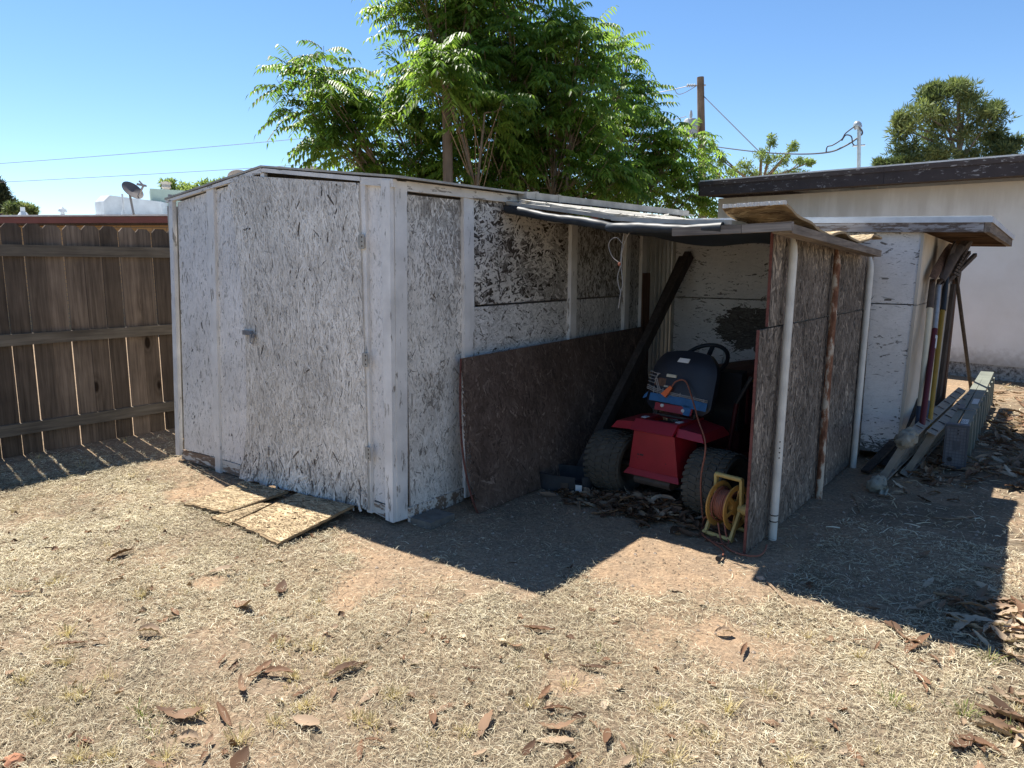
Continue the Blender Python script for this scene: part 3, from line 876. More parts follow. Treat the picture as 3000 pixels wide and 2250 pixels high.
# the curled strip of strand board lying on beam and plate
curR = [(3.468, 1.787), (3.60, 1.766), (3.82, 1.734), (4.01, 1.714), (4.35, 1.669), (4.60, 1.696), (4.73, 1.697), (5.095, 1.655), (5.43, 1.684), (5.60, 1.715), (5.84, 1.700)]
curL = [(3.457, 1.783), (3.57, 1.748), (3.78, 1.716), (4.01, 1.706), (4.35, 1.676), (4.60, 1.692), (4.73, 1.692), (5.095, 1.66), (5.43, 1.68), (5.60, 1.708), (5.84, 1.694)]
def lerpc(cu, y):
    for k in range(len(cu) - 1):
        if cu[k][0] <= y <= cu[k + 1][0]:
            y0, z0 = cu[max(0, k - 1)]; y1, z1 = cu[k]; y2, z2 = cu[k + 1]; y3, z3 = cu[min(len(cu) - 1, k + 2)]
            t = (y - y1) / (y2 - y1); m1 = (z2 - z0) / max(1e-6, y2 - y0) * (y2 - y1); m2 = (z3 - z1) / max(1e-6, y3 - y1) * (y2 - y1)
            return z1 * (2 * t ** 3 - 3 * t * t + 1) + m1 * (t ** 3 - 2 * t * t + t) + z2 * (-2 * t ** 3 + 3 * t * t) + m2 * (t ** 3 - t * t)
    return cu[0][1] if y < cu[0][0] else cu[-1][1]
def cz(y, x=-1.09):
    u = min(1, max(0, (x + 1.39) / .30)); return lerpc(curL, y) * (1 - u) + lerpc(curR, y) * u + .006
mb = MB()
def curl_pt(u, v):
    y = 3.455 + 2.385 * v; x = -1.39 + .285 * u - .05 * v * u + .006 * math.sin(v * 40) * (2 * u - 1)
    return (x, y, cz(y, x)), (0, -.1, 1)
mb.sheet(curl_pt, 4, 56, .013, .55)
r_ = random.Random(9)
for _ in range(1300):
    yy = r_.uniform(3.47, 5.68); x = r_.uniform(-1.385, -1.12); a = r_.gauss(0, .5); L = r_.uniform(.03, .1) / 2; W = r_.uniform(.008, .022) / 2
    top = r_.random() < .35; ps = []
    for i, j in ((-1, -1), (1, -.7), (1, .7), (-1, 1)):
        px = min(-1.11 - .05 * (yy - 3.46) / 2.2, max(-1.387, x + math.cos(a) * i * L - math.sin(a) * j * W)); py = min(5.68, max(3.462, yy + math.sin(a) * i * L + math.cos(a) * j * W))
        ps.append((px, py, cz(py, px) + (.001 + r_.uniform(0, .002) if top else -.0145 - r_.uniform(0, .002))))
    mb.add(ps, [(0, 1, 2, 3)], (r_.uniform(.8, 1) if top else r_.choice([.2, .3, .45, .55, .7, .85])))
cb = mb.build('curled_board', M['osb_tan'])
mb = MB(); rr = random.Random(3)
for k in range(46):
    x = -1.385 + .29 * k / 45
    mb.hexa([(x, 3.452 - rr.uniform(0, .006), cz(3.456, x) - .013 - rr.uniform(0, .003)), (x + .008, 3.452 - rr.uniform(0, .006), cz(3.456, x) - .013 - rr.uniform(0, .003)), (x + .008, 3.452 - rr.uniform(0, .008), cz(3.456, x) + rr.uniform(0, .004)), (x, 3.452 - rr.uniform(0, .008), cz(3.456, x) + rr.uniform(0, .004))], (0, .012, 0), rr.random())
mb.build('frayed_edge', M['label'], cb)
tag(cb, 'warped strip of tan strand board curling up over the beam end', 'board')

# twisted wire hanging from the roof edge
def curve_pts(p, k=8):
    P = [Vector(q) for q in p]; P = [P[0] * 2 - P[1]] + P + [P[-1] * 2 - P[-2]]; out = []
    for i in range(1, len(P) - 2):
        for t in range(k):
            t /= k
            a, b, c, d = P[i - 1], P[i], P[i + 1], P[i + 2]
            out.append(.5 * ((2 * b) + (c - a) * t + (2 * a - 5 * b + 4 * c - d) * t * t + (3 * b - a - 3 * c + d) * t ** 3))
    out.append(P[-2]); return out
mb = MB(); Yw = 3.70
for pts in ([(-1.984, Yw, 1.782), (-2.040, Yw, 1.716), (-2.059, Yw, 1.613), (-2.069, Yw, 1.500), (-2.083, Yw, 1.444), (-2.073, Yw, 1.387), (-2.059, Yw, 1.368), (-2.050, Yw, 1.406), (-2.059, Yw, 1.472), (-2.069, Yw, 1.519)],
            [(-2.003, Yw - .004, 1.773), (-1.993, Yw - .01, 1.716), (-2.031, Yw - .01, 1.650), (-2.055, Yw - .006, 1.575), (-2.059, Yw - .004, 1.500)],
            [(-2.059, Yw - .004, 1.632), (-2.087, Yw - .01, 1.660), (-2.125, Yw - .01, 1.650), (-2.139, Yw - .01, 1.613), (-2.116, Yw - .008, 1.556), (-2.078, Yw - .004, 1.524)],
            [(-2.059, Yw, 1.368), (-2.066, Yw, 1.321), (-2.073, Yw, 1.265)]):
    mb.tube(curve_pts(pts), .0026, 5)
m2 = mb.build('wire_loop', M['greywire']); tag(m2, 'twisted grey wire loop dangling from the tarp roll', 'wire')
mb = MB(); mb.lathe([(0, -.012), (.010, -.006), (.010, .006), (0, .012)], (-2.073, Yw, 1.514), (1, 0, .4), 8); mb.build('knot', M['cord'], m2)

# ------------------------------------------------------------------ white plywood tool shed behind, with a flat roof
ply = thing('plywood_tool_shed', 'white peeling plywood shed with flat overhanging roof, tools on its side', 'shed', (-1.9, 7, 0))
YB = 6.2
def pw(u, v, r):
    n = float(fbm(u * 9, v * 7, 61)); k = .035 + max(0, n - .56) * .8 + max(0, .16 - v) * 3.0
    if u > .75: k = .02 + max(0, n - .55) * .9 + max(0, .14 - v) * 5
    return r.uniform(.2, .5) if r.random() < k else r.gauss(.96, .05)
def patchy(u, v, r):
    x = -2.9 + 1.93 * u; z = 1.225 * v
    d = ((x + 2.16) / .33) ** 2 + ((z - .97) / .19) ** 2 + (float(fbm(x * 9, z * 9, 62)) - .5) * 1.5
    if d < 1: return r.uniform(.10, .26)
    return pw(u, v, r)
mb = MB(); osb_panel(mb, [(-2.9, YB, 1.232), (-.965, YB, 1.222), (-.952, YB, 1.75), (-2.9, YB, 1.79)], .015, 3.6, (.04, .12, .005, .016), lambda u, v, r: pw(u, max(v, .3), r), 18, 60, lift=(.0003, .0014), horiz=True, seed=61, base=.55)
mb.build('front_panel', M['osb_white'], ply)
mb = MB(); osb_panel(mb, [(-2.9, YB, .05), (-1.0, YB, .06), (-.965, YB, 1.214), (-2.9, YB, 1.224)], .015, 4.2, (.04, .12, .005, .016), patchy, 18, 60, lift=(.0003, .0014), horiz=True, seed=63, rag=.05, base=.4)
mb.build('front_panel', M['osb_white'], ply)
mb = MB()
mb.hexa([(-.95, 6.19, 1.218), (-.95, 8.02, 1.225), (-.95, 8.02, 1.70), (-.938, 6.19, 1.745)], (-.02, 0, 0), .5)
mb.hexa([(-.985, 6.19, .05), (-.985, 8.02, .08), (-.951, 8.02, 1.219), (-.951, 6.19, 1.212)], (-.02, 0, 0), .5)
mb.build('side_panel', M['ply_side'], ply)
mb = MB(); mb.box((-3.0, 8.03, 0), (-.98, 8.05, 1.7)); mb.box((-2.93, 6.22, 0), (-2.915, 8.03, 1.72)); mb.build('rear_wall', M['sheet_white'], ply)
mb = MB(); mb.hexa([(-.93, 8.0, .05), (-.93, 8.09, .05), (-.92, 8.09, 1.70), (-.92, 8.0, 1.70)], (-.04, 0, 0), .6); mb.hexa([(-.915, 7.88, .12), (-.915, 7.99, .12), (-.90, 7.97, 1.45), (-.90, 7.87, 1.45)], (-.02, 0, 0), .2)
mb.build('corner_board', M['brownwood'], ply)
# roof: deck, drip edge, front board, rafters, side board
def rz(x, y):
    return 1.838 - (x + .52) * .030 - (y - 6.12) * .029
mb = MB(); mb.hexa([(-3.0, 6.13, rz(-3.0, 6.13) - .004), (-.53, 6.13, rz(-.53, 6.13) - .004), (-.53, 8.25, rz(-.53, 8.25) - .004), (-3.0, 8.25, rz(-3.0, 8.25) - .004)], (0, 0, .014))
mb.build('roof_deck', M['roof_white'], ply)
mb = MB()
mb.hexa([(-3.0, 6.118, rz(-3, 6.12) - .036), (-.516, 6.118, rz(-.516, 6.12) - .036), (-.516, 6.118, rz(-.516, 6.12) + .002), (-3.0, 6.118, rz(-3, 6.12) + .002)], (0, .006, 0))
mb.hexa([(-.516, 6.124, rz(-.516, 6.12) - .036), (-.516, 8.25, rz(-.516, 8.25) - .036), (-.516, 8.25, rz(-.516, 8.25) + .002), (-.516, 6.124, rz(-.516, 6.12) + .002)], (-.006, 0, 0))
mb.build('drip_edge', M['flashing'], ply)
mb = MB(); mb.hexa([(-3.0, 6.126, rz(-3, 6.12) - .105), (-.568, 6.126, rz(-.568, 6.12) - .102), (-.568, 6.126, rz(-.568, 6.12) - .012), (-3.0, 6.126, rz(-3, 6.12) - .012)], (0, .036, 0), .4)
mb.build('front_fascia', M['fascia_roof'], ply)
mb = MB(); mb.hexa([(-.528, 6.13, rz(-.53, 6.13) - .102), (-.528, 7.45, rz(-.53, 7.45) - .10), (-.528, 7.45, rz(-.53, 7.45) - .010), (-.528, 6.13, rz(-.53, 6.13) - .010)], (-.037, 0, 0), .7)
mb.hexa([(-.530, 7.454, rz(-.53, 7.45) - .095), (-.530, 8.24, rz(-.53, 8.24) - .095), (-.530, 8.24, rz(-.53, 8.24) - .010), (-.530, 7.454, rz(-.53, 7.45) - .010)], (-.037, 0, 0), .15)
mb.build('side_fascia', M['greywood_y'], ply)
for yy in (6.7, 7.25, 7.8, 8.2):
    m = MB(); m.beam((-2.9, yy, rz(-2.9, yy) - .056), (-.57, yy, rz(-.57, yy) - .056), .038, .088, tone=R.random())
    m.build('rafter', M['eavewood'], ply)
mb = MB(); mb.box((-2.42, YB - .012, .70), (-2.38, YB - .004, .79)); mb.box((-2.40, YB - .04, .66), (-2.37, YB - .012, .74)); mb.box((-2.43, YB - .03, .66), (-2.415, YB - .012, .72))
tag(mb.build('wall_latch', M['galv']), 'small metal latch fixed to the white back wall behind the mower', 'latch')

# ------------------------------------------------------------------ white stucco house on the right
hs = thing('stucco_house', 'white stucco house with dark weathered fascia and flat roof', 'house', (-1, 14, 0))
HX0, HX1 = -5.25, 5.0
def hy(x): return 11.86 - (x + 1.33) * .26
dv = Vector((1, -.26, 0)).normalized()
def fz(x): return 2.72 - (x + 5.4) * .0235
hw = hy(HX0)
mb = MB()
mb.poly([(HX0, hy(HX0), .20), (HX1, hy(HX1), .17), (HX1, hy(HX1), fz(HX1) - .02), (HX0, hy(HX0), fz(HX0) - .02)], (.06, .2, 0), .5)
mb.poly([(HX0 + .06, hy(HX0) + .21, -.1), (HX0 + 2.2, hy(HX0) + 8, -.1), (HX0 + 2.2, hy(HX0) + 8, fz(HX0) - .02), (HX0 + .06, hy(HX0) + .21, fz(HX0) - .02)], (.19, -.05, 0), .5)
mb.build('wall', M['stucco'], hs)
mb = MB(); mb.poly([(HX0 + .004, hy(HX0) + .012, -.1), (HX1, hy(HX1) + .012, -.1), (HX1, hy(HX1) + .012, .199), (HX0 + .004, hy(HX0) + .012, .199)], (.06, .2, 0), .5)
mb.build('plinth', M['plinth'], hs)
fd = Vector((-.26, -1, 0)).normalized()
def fp(x, z, out=.50):   # a point on the fascia line, in front of the wall
    p = Vector((x, hy(x), z)) + fd * out
    return p
mb = MB(); xs = [-5.30, -2.2, .8, 5.0]
for a, b in zip(xs, xs[1:]):
    b2 = b - .004
    mb.hexa([fp(a, fz(a)), fp(b2, fz(b2)), fp(b2, fz(b2) + .165), fp(a, fz(a) + .165)], fd * -.04, R.random())
    mb.hexa([fp(a, fz(a) + .166, .515), fp(b2, fz(b2) + .166, .515), fp(b2, fz(b2) + .235, .515), fp(a, fz(a) + .235, .515)], fd * -.04, R.random())
mb.build('fascia', M['fascia_dark'], hs)
sd = Vector((2.2, 8, 0)).normalized()
mb = MB(); p = fp(-5.30, 0)
mb.hexa([p + Vector((0, 0, fz(-5.3))), p + sd * 9 + Vector((0, 0, fz(-5.3))), p + sd * 9 + Vector((0, 0, fz(-5.3) + .235)), p + Vector((0, 0, fz(-5.3) + .235))], dv * .04, .3)
mb.build('side_fascia', M['fascia_dark'], hs)
mb = MB(); a, b = fp(-5.28, fz(-5.28) + .237, .50), fp(5.0, fz(5) + .237, .50)
mb.hexa([a, b, b + sd * 9, a + sd * 9], (0, 0, .02))
mb.build('roof', M['roof_white'], hs)
mb = MB(); a, b = fp(-5.26, fz(-5.26) + .02, .455), fp(5.0, fz(5) + .02, .455)
mb.hexa([a, b, b + fd * -.44, a + fd * -.44], (0, 0, .02)); mb.build('soffit', M['darkwood'], hs)

# ------------------------------------------------------------------ neighbour's flat-roofed house behind the fence
def camp(lat, fwd, z):
    """lat metres right, fwd metres ahead of the camera foot, in the photograph's heading"""
    return Vector((math.cos(YAW) * lat - math.sin(YAW) * fwd, math.sin(YAW) * lat + math.cos(YAW) * fwd, z))
nb = thing('neighbour_house', 'low tan brick house with red-brown fascia behind the fence', 'house', tuple(camp(-9, 20, 0)))
def npt(l, f, z):   # slightly turned from the camera's cross direction
    return camp(l, 17 - .06 * (l + 8) + f, z)
mb = MB(); mb.hexa([npt(-22, .4, 0), npt(2, .4, 0), npt(2, .4, 2.5), npt(-22, .4, 2.5)], npt(0, .3, 0) - npt(0, 0, 0)); mb.build('brick_wall', M['brick'], nb)
mb = MB(); mb.hexa([npt(-22, 0, 2.475), npt(2, 0, 2.485), npt(2, 0, 2.625), npt(-22, 0, 2.615)], npt(0, .06, 0) - npt(0, 0, 0)); mb.build('fascia', M['redfascia'], nb)
mb = MB(); mb.hexa([npt(-22, -.03, 2.626), npt(2, -.03, 2.636), npt(2, 9, 2.64), npt(-22, 9, 2.63)], (0, 0, .035)); mb.build('roof', M['roof_white'], nb)
mb = MB(); mb.hexa([npt(-22, .07, 2.44), npt(2, .07, 2.45), npt(2, .39, 2.45), npt(-22, .39, 2.44)], (0, 0, .03)); mb.build('soffit', M['darkwood'], nb)
def _df(y): return 2150 * math.cos(PITCH) + (1125 - y) * math.sin(PITCH)
def lat(x, D, y=590): return (x - 1500) * D / _df(y)
def hgt(y, D): return 1.5 + D * (-2150 * math.sin(PITCH) + (1125 - y) * math.cos(PITCH)) / _df(y)
def pp(x, y, D): return camp(lat(x, D, y), D, hgt(y, D))
RZ = 2.662
# evaporative cooler: pale green box with louvres, and its white duct
D = 20.0
ev = thing('roof_cooler', 'pale green evaporative cooler box on the neighbour roof', 'cooler', tuple(camp(lat(490, D), D, RZ)))
mb = MB()
z0, z1 = RZ + .02, hgt(556, D)
c0, c1, c2 = camp(lat(412, D), D + .5, 0), camp(lat(460, D), D - .35, 0), camp(lat(552, D), D + .35, 0)
c3 = c0 + c2 - c1
up = Vector((0, 0, 1))
mb.hexa([c1 + up * z0, c2 + up * z0, c3 + up * z0, c0 + up * z0], (0, 0, z1 - z0), .5)
evb = mb.build('housing', M['greenbox'], ev)
mb = MB()
d12 = (c2 - c1); nrm = Vector((d12.y, -d12.x, 0)).normalized()
if nrm.dot(camp(0, 1, 0)) > 0: nrm = -nrm
for k in range(5):
    a = c1 + d12 * (.40 + .115 * k); b = c1 + d12 * (.40 + .115 * k + .095)
    mb.hexa([a + up * hgt(583, D) + nrm * .004, b + up * hgt(583, D) + nrm * .004, b + up * hgt(570, D) + nrm * .004, a + up * hgt(570, D) + nrm * .004], nrm * -.003)
mb.build('louvre', M['ladder_grey'], ev)
D = 19.0
du = thing('roof_duct', 'boxy white air duct on the neighbour roof', 'duct', tuple(camp(lat(330, D), D, RZ)))
mb = MB()
def dp(x, y, f=0): return camp(lat(x, D), D + f, hgt(y, D))
b0 = RZ + .02
front = [camp(lat(277, D), D, b0), camp(lat(313, D), D - .15, b0), camp(lat(313, D), D - .15, hgt(591, D)), camp(lat(277, D), D, hgt(592, D))]
mb.poly([front[0], front[1], front[2], front[3]], camp(.02, .05, 0))
side = [camp(lat(313, D), D - .15, b0), camp(lat(446, D), D + .5, b0), camp(lat(446, D), D + .5, hgt(586, D)), camp(lat(328, D), D - .08, hgt(573, D)), camp(lat(313, D), D - .15, hgt(591, D))]
mb.poly(side, camp(-.03, .4, 0))
mb.poly([camp(lat(277, D), D, hgt(592, D)), camp(lat(313, D), D - .15, hgt(591, D)), camp(lat(328, D), D - .08, hgt(573, D)), camp(lat(291, D), D + .08, hgt(573, D))], camp(.0, .25, -.02))
mb.build('duct_box', M['whitebox'], du)
# dishes and vents on that roof
def dish(x, y, D, rx, tilt_dir, label, backside=True, feed=False, stand_to=RZ):
    c = camp(lat(x, D), D, hgt(y, D))
    t = thing('satellite_dish', label, 'satellite dish', (c.x, c.y, stand_to), group='satellite dishes on the neighbour roof')
    ax = Vector(tilt_dir).normalized()
    m = MB(); R0 = rx
    prof_ = [(0, 0)] + [(R0 * k / 8, .11 * R0 * 2 * (k / 8) ** 2) for k in range(1, 9)] + [(R0 * 1.0, .22 * R0 + .012), (R0 * .9, .18 * R0 + .012), (0, .014)]
    m.lathe(prof_, c - ax * .1 * R0, ax, 36)
    m.build('reflector', M['dish'] if not feed else M['dishdark'], t, smooth=40)
    m = MB(); m.tube([c - ax * .1, c - ax * .06 - Vector((0, 0, R0 * .9)), Vector((c.x, c.y, stand_to))], .025, 8)
    m.build('mast', M['dish'], t)
    if feed:
        e = camp(lat(440, D), D - .25, hgt(547, D)); s0 = c - Vector((0, 0, R0 * .55)) + camp(.12, 0, 0)
        m = MB(); m.beam(s0, e, .03, .035, tone=.5); m.beam(e + camp(-.14, 0, .03), e + camp(.06, 0, -.01), .05, .05, tone=.5); m.beam(e, e + camp(-.09, 0, .10), .03, .03)
        m.build('feed_arm', M['dish'], t)
    return t
r0 = camp(1, 0, 0); f0 = camp(0, 1, 0)
dish(389, 560, 17.0, .245, r0 * .72 + up * .62 - f0 * .32, 'dark satellite dish with feed arm beside the white roof duct', feed=True)
dish(706, 526, 17.4, .27, f0 * .55 + up * .75 + r0 * -.1, 'pale satellite dish showing just left of the shed roof peak')
dish(928, 518, 17.8, .33, f0 * .5 + up * .8 + r0 * .08, 'pale satellite dish showing just right of the shed roof peak')
def vent(x, ytop, D, r, label, hood=False):
    c = camp(lat(x, D), D, RZ)
    m = MB(); z = hgt(ytop, D)
    m.tube([c, Vector((c.x, c.y, z))], r, 10)
    if hood:
        m.lathe([(0, .12), (r * 1.6, .06), (r * 2.0, 0), (0, -.01)], (c.x, c.y, z - .02), (.25, 0, 1), 14)
    else:
        m.lathe([(r * 3, 0), (r * 1.3, .13), (r, .13)], c, (0, 0, 1), 12)
    return tag(m.build('roof_vent', M['whitebox']), label, 'roof vent', 'vents on the neighbour roof')
vent(360, 568, 17.5, .022, 'thin white vent pipe between duct and satellite dish')
vent(64, 607, 18, .05, 'short white vent pipe at the far left of the roof')
vent(180, 617, 18, .05, 'small hooded white vent on the neighbour roof', True)

# ------------------------------------------------------------------ poles and wires
def upole(name, base, top, r0, r1, label):
    t = thing(name, label, 'utility pole', (base.x, base.y, 0))
    m = MB(); m.tube([base, (base + top) / 2, top], [r0, (r0 + r1) / 2, r1], 14)
    m.build('shaft', M['pole'], t, smooth=50); return t
D = 27.0
tp = pp(2052, 226, D); bs = camp(lat(2068, D, 781), D, 0)
P1 = upole('utility_pole', bs, tp, .17, .12, 'bare wooden utility pole with insulators and transformer behind the tree')
mb = MB()
c = tp - up * .28
for s in (-1, 1):
    mb.tube([c, c + r0 * (.42 if s < 0 else .2) * s + up * .02], .025, 8)
for k in (.2, .28, .36, .44):
    mb.lathe([(.02, -.03), (.075, 0), (.02, .03)], c - r0 * k, r0, 10)
mb.build('insulator', M['ceramic'], P1, smooth=50)
mb = MB(); ct = camp(lat(2018, D, 375), D - .25, 0)
mb.lathe([(0, hgt(352, D)), (.20, hgt(353, D)), (.24, hgt(358, D)), (.24, hgt(404, D)), (0, hgt(405, D))], ct, (0, 0, 1), 18)
mb.lathe([(0, .3), (.04, .25), (.06, .12), (.04, 0)], ct + up * hgt(352, D), (0, 0, 1), 10)
mb.build('transformer', M['ceramic'], P1, smooth=50)
DT = 11.0
p2b = camp(lat(1313, DT), DT, 0); p2t = pp(1309, 268, DT)
P2 = upole('utility_pole', p2b, p2t, .080, .070, 'thin brown wooden pole standing up through the leafy tree')
def wire(name, pts, r, label, mat='wire', cat='cable', sag=0.0):
    m = MB()
    if len(pts) == 2:
        a, b = pts; pts = [a + (b - a) * (k / 16) - up * sag * 4 * (k / 16) * (1 - k / 16) for k in range(17)]
    else:
        pts = curve_pts(pts, 8)
    m.tube(pts, r, 6)
    return tag(m.build(name, M[mat]), label, cat)
wire('power_line', [pp(-400, 505, 40), pp(1300, 365, 34)], .012, 'higher thin wire crossing the left sky above the fence', 'greywire', sag=.15)
wire('power_line', [pp(-400, 552, 40), pp(1300, 455, 34)], .012, 'lower thin wire crossing the left sky above the satellite dish', 'greywire', sag=.1)
wire('power_line', [pp(1780, 285, 30), pp(2030, 248, 27)], .014, 'wire running from the tree to the pole insulators', 'greywire', sag=.1)
wire('power_line', [pp(1900, 357, 30), pp(2010, 341, 27)], .012, 'short wire from the tree to the transformer', 'greywire', sag=.05)
wire('jumper_wire', [pp(1975, 258, 27), pp(1985, 275, 27), pp(2005, 272, 27), pp(2040, 252, 27)], .012, 'sagging jumper wire looped beside the pole insulators', 'greywire')
wire('guy_wire', [pp(2060, 280, 27), pp(2230, 450, 22)], .014, 'guy wire slanting down to the right from the utility pole', 'wire', 'guy wire')
D = 14.2
mast = thing('service_mast', 'steel service mast with weatherhead on the stucco house roof', 'mast', tuple(camp(lat(2515, D), D, 2.9)))
mb = MB(); mb.tube([camp(lat(2514, D), D, 2.8), pp(2517, 372, D)], .034, 12); mb.build('pipe', M['galv'], mast, smooth=50)
mb = MB(); mb.lathe([(0, .10), (.05, .085), (.075, .03), (.07, -.04), (0, -.05)], pp(2513, 370, D), camp(-.45, 0, 1), 14); mb.build('weatherhead', M['galv'], mast, smooth=50)
mb = MB(); mb.tube([pp(2498, 428, D), pp(2534, 425, D)], .018, 8); mb.build('bracket', M['galv'], mast)
wire('service_cable', [pp(2060, 425, 24), pp(2200, 443, 20), pp(2320, 451, 17), pp(2420, 447, 14.6), pp(2475, 428, 14.3), pp(2520, 398, 14.2), pp(2526, 385, 14.2), pp(2516, 372, 14.1)], .016, 'thick twisted service cable drooping to the roof mast')
wire('service_lead', [pp(2420, 447, 14.6), pp(2424, 430, 14.5), pp(2440, 425, 14.4), pp(2466, 408, 14.3), pp(2478, 390, 14.3), pp(2510, 366, 14.15)], .012, 'upper black lead looping to the weatherhead')
wire('service_lead', [pp(2466, 412, 14.3), pp(2478, 396, 14.3), pp(2494, 400, 14.2), pp(2498, 420, 14.2), pp(2506, 428, 14.2)], .012, 'short hooked black lead beside the roof mast')
mb = MB(); mb.lathe([(0, .28), (.2, .24), (.34, .12), (.38, 0)], camp(lat(2500, 13.6), 13.6, 2.87), (0, 0, 1), 24)
tag(mb.build('roof_dome', M['roof_white'], smooth=60), 'low white dome vent at the foot of the roof mast', 'roof vent')

# ------------------------------------------------------------------ boards and timbers
bb = thing('leaning_board', 'long dark brown strand board leaning low against the shed side', 'board', (-2.85, 4.5, 0))
mb = MB(); osb_panel(mb, [(-2.80, 3.315, .0), (-2.80, 5.72, .0), (-2.985, 5.748, .985), (-2.976, 3.372, .942)], .012, 2.2, (.03, .12, .005, .018), lambda u, v, r: r.gauss(.5, .1) if r.random() < .93 else r.uniform(.65, .95), 40, lift=(.0003, .002), seed=71, base=.42)
mb.v = [(x, y - .075 * math.sin(PI * min(1, max(0, z / .94)) ** .8) * max(0, 1 - (y - 3.3) / .25), z) for x, y, z in mb.v]
mb.build('face', M['osb_brown'], bb)
mb = MB()
for k in range(20):
    z0, z1 = .94 * k / 20, .94 * (k + 1) / 20
    def ed(z): return Vector((-2.80 - .187 * z, 3.314 + .06 * z - .075 * math.sin(PI * min(1, z / .94) ** .8), z))
    mb.hexa([ed(z0) + Vector((-.013, -.003, 0)), ed(z0) + Vector((.0005, -.003, 0)), ed(z1) + Vector((.0005, -.003, 0)), ed(z1) + Vector((-.013, -.003, 0))], (0, .004, 0))
mb.build('painted_edge', M['maroonedge'], bb)
def timber(p0, p1, w, h, label, up=(0, -1, 1), tone=.5):
    m = MB(); m.beam(p0, p1, w, h, up, tone); return tag(m.build('timber', M['darkwood']), label, 'timber')
timber((-2.76, 4.40, .0), (-2.745, 6.13, 1.60), .060, .085, 'dark weathered timber leaning diagonally beside the mower, the thicker one', tone=.6)
timber((-2.835, 4.62, .02), (-2.825, 6.15, 1.575), .03, .05, 'thinner dark timber leaning just left of the thick diagonal one', tone=.25)
mb = MB(); mb.hexa([(-3.0, 5.785, .1), (-2.99, 5.895, .1), (-3.0, 5.905, 1.445), (-3.01, 5.795, 1.445)], (-.018, 0, 0), .5)
tag(mb.build('plank', M['brownwood']), 'short reddish brown plank standing upright against the white metal siding', 'plank')

# broken strand-board ramp in front of the door
def slab_piece(name, q, th, label, seed, rag=.03):
    A, B, C, D = [Vector(p) for p in q]
    rr = random.Random(seed); m = MB()
    def pt(u, v): return (A * (1 - u) + B * u) * (1 - v) + (D * (1 - u) + C * u) * v
    k = 16; pts = []
    for i in range(k): pts.append(pt(i / k, max(0, rr.uniform(-.3, 1) * rag)))
    for i in range(k): pts.append(pt(1 - rr.uniform(0, .012), i / k))
    for i in range(k): pts.append(pt(1 - i / k, 1))
    for i in range(k): pts.append(pt(max(0, rr.uniform(-.3, 1) * rag * .7), 1 - i / k))
    n = (B - A).cross(D - A).normalized()
    m.poly([p - n * th for p in pts], n * th, .35)
    for _ in range(int(1500 * (B - A).length * (D - A).length / .25)):
        u, v = rr.random(), rr.random(); a = rr.gauss(0, .55); L = rr.uniform(.02, .08) / 2; W = rr.uniform(.004, .014) / 2
        W0, H0 = (B - A).length, (D - A).length; ps = []
        for i, j in ((-1, -1), (1, -.6), (1, .6), (-1, 1)):
            uu = min(.99, max(.025, u + (math.cos(a) * i * L - math.sin(a) * j * W) / W0)); vv = min(1, max(rag * 1.05, v + (math.sin(a) * i * L + math.cos(a) * j * W) / H0))
            ps.append(pt(uu, vv) + n * rr.uniform(.0004, .003))
        m.add(ps, [(0, 1, 2, 3)], rr.choice([.15, .35, .5, .6, .7, .8, .95]))
    return tag(m.build(name, M['osb_tan']), label, 'board', 'broken ramp boards before the door')
slab_piece('ramp_board', [(-3.80, 2.272, .02), (-3.302, 2.225, .022), (-3.35, 2.80, .075), (-3.93, 2.81, .04)], .014, 'larger tan strand board slab on the ground before the door', 81)
slab_piece('ramp_board', [(-4.36, 2.275, .018), (-3.99, 2.335, .022), (-3.99, 2.79, .045), (-4.47, 2.76, .035)], .013, 'left cracked tan strand board slab below the door', 82, .04)
slab_piece('ramp_board', [(-4.02, 2.25, .012), (-3.815, 2.24, .012), (-3.90, 2.60, .03), (-3.985, 2.58, .02)], .012, 'narrow broken sliver between the two strand board slabs', 83, .08)

# ------------------------------------------------------------------ red riding mower with its seat tipped forward
TH = math.radians(6)
mw = thing('riding_mower', 'red riding lawn mower with its black seat tipped forward', 'lawn mower', (-1.99, 4.2, 0), -TH)
def L(mbx, name, mat, parent=mw, smooth=None):
    return mbx.build(name, mat, parent, smooth, local=True)
def tyre(s, y, r, wd, name='wheel'):
    h = wd / 2
    m = MB()
    m.lathe([(r * .52, -h * .75), (r * .70, -h * .98), (r * .86, -h), (r * .955, -h * .84), (r * .985, -h * .5), (r * .99, 0), (r * .985, h * .5), (r * .955, h * .84), (r * .86, h), (r * .70, h * .98), (r * .52, h * .75)], (s, y, r), (1, 0, 0), 40)
    t = L(m, name, M['rubber'], mw, 40)
    m = MB(); N = 30
    for k in range(N):
        for j, (c, wj) in enumerate(((-.80, .16), (-.40, .19), (0, .19), (.40, .19), (.80, .16))):
            a = 2 * PI * (k + (.5 if j % 2 else 0)) / N; sk = .10 * (1 if j % 2 else -1)
            rr = r * (.985 if abs(c) < .7 else .952)
            ps = []
            for dx, da in ((-wj, -.062 - sk * .35), (wj, -.062 + sk * .35), (wj, .062 + sk * .35), (-wj, .062 - sk * .35)):
                X = s + (c + dx) * h; A2 = a + da
                ps.append((X, y + math.cos(A2) * (rr - .002), r + math.sin(A2) * (rr - .002)))
            nn = Vector((0, math.cos(a), math.sin(a))) * .009
            m.hexa(ps, nn, .5)
    L(m, 'tread', M['rubber'], t)
    m = MB(); m.lathe([(0, -h * .2), (r * .2, -h * .25), (r * .45, -h * .55), (r * .53, -h * .78), (r * .53, h * .78), (r * .45, h * .55), (r * .2, h * .25), (0, h * .2)], (s, y, r), (1, 0, 0), 28)
    L(m, 'rim', M['rust_dark'], t, 40)
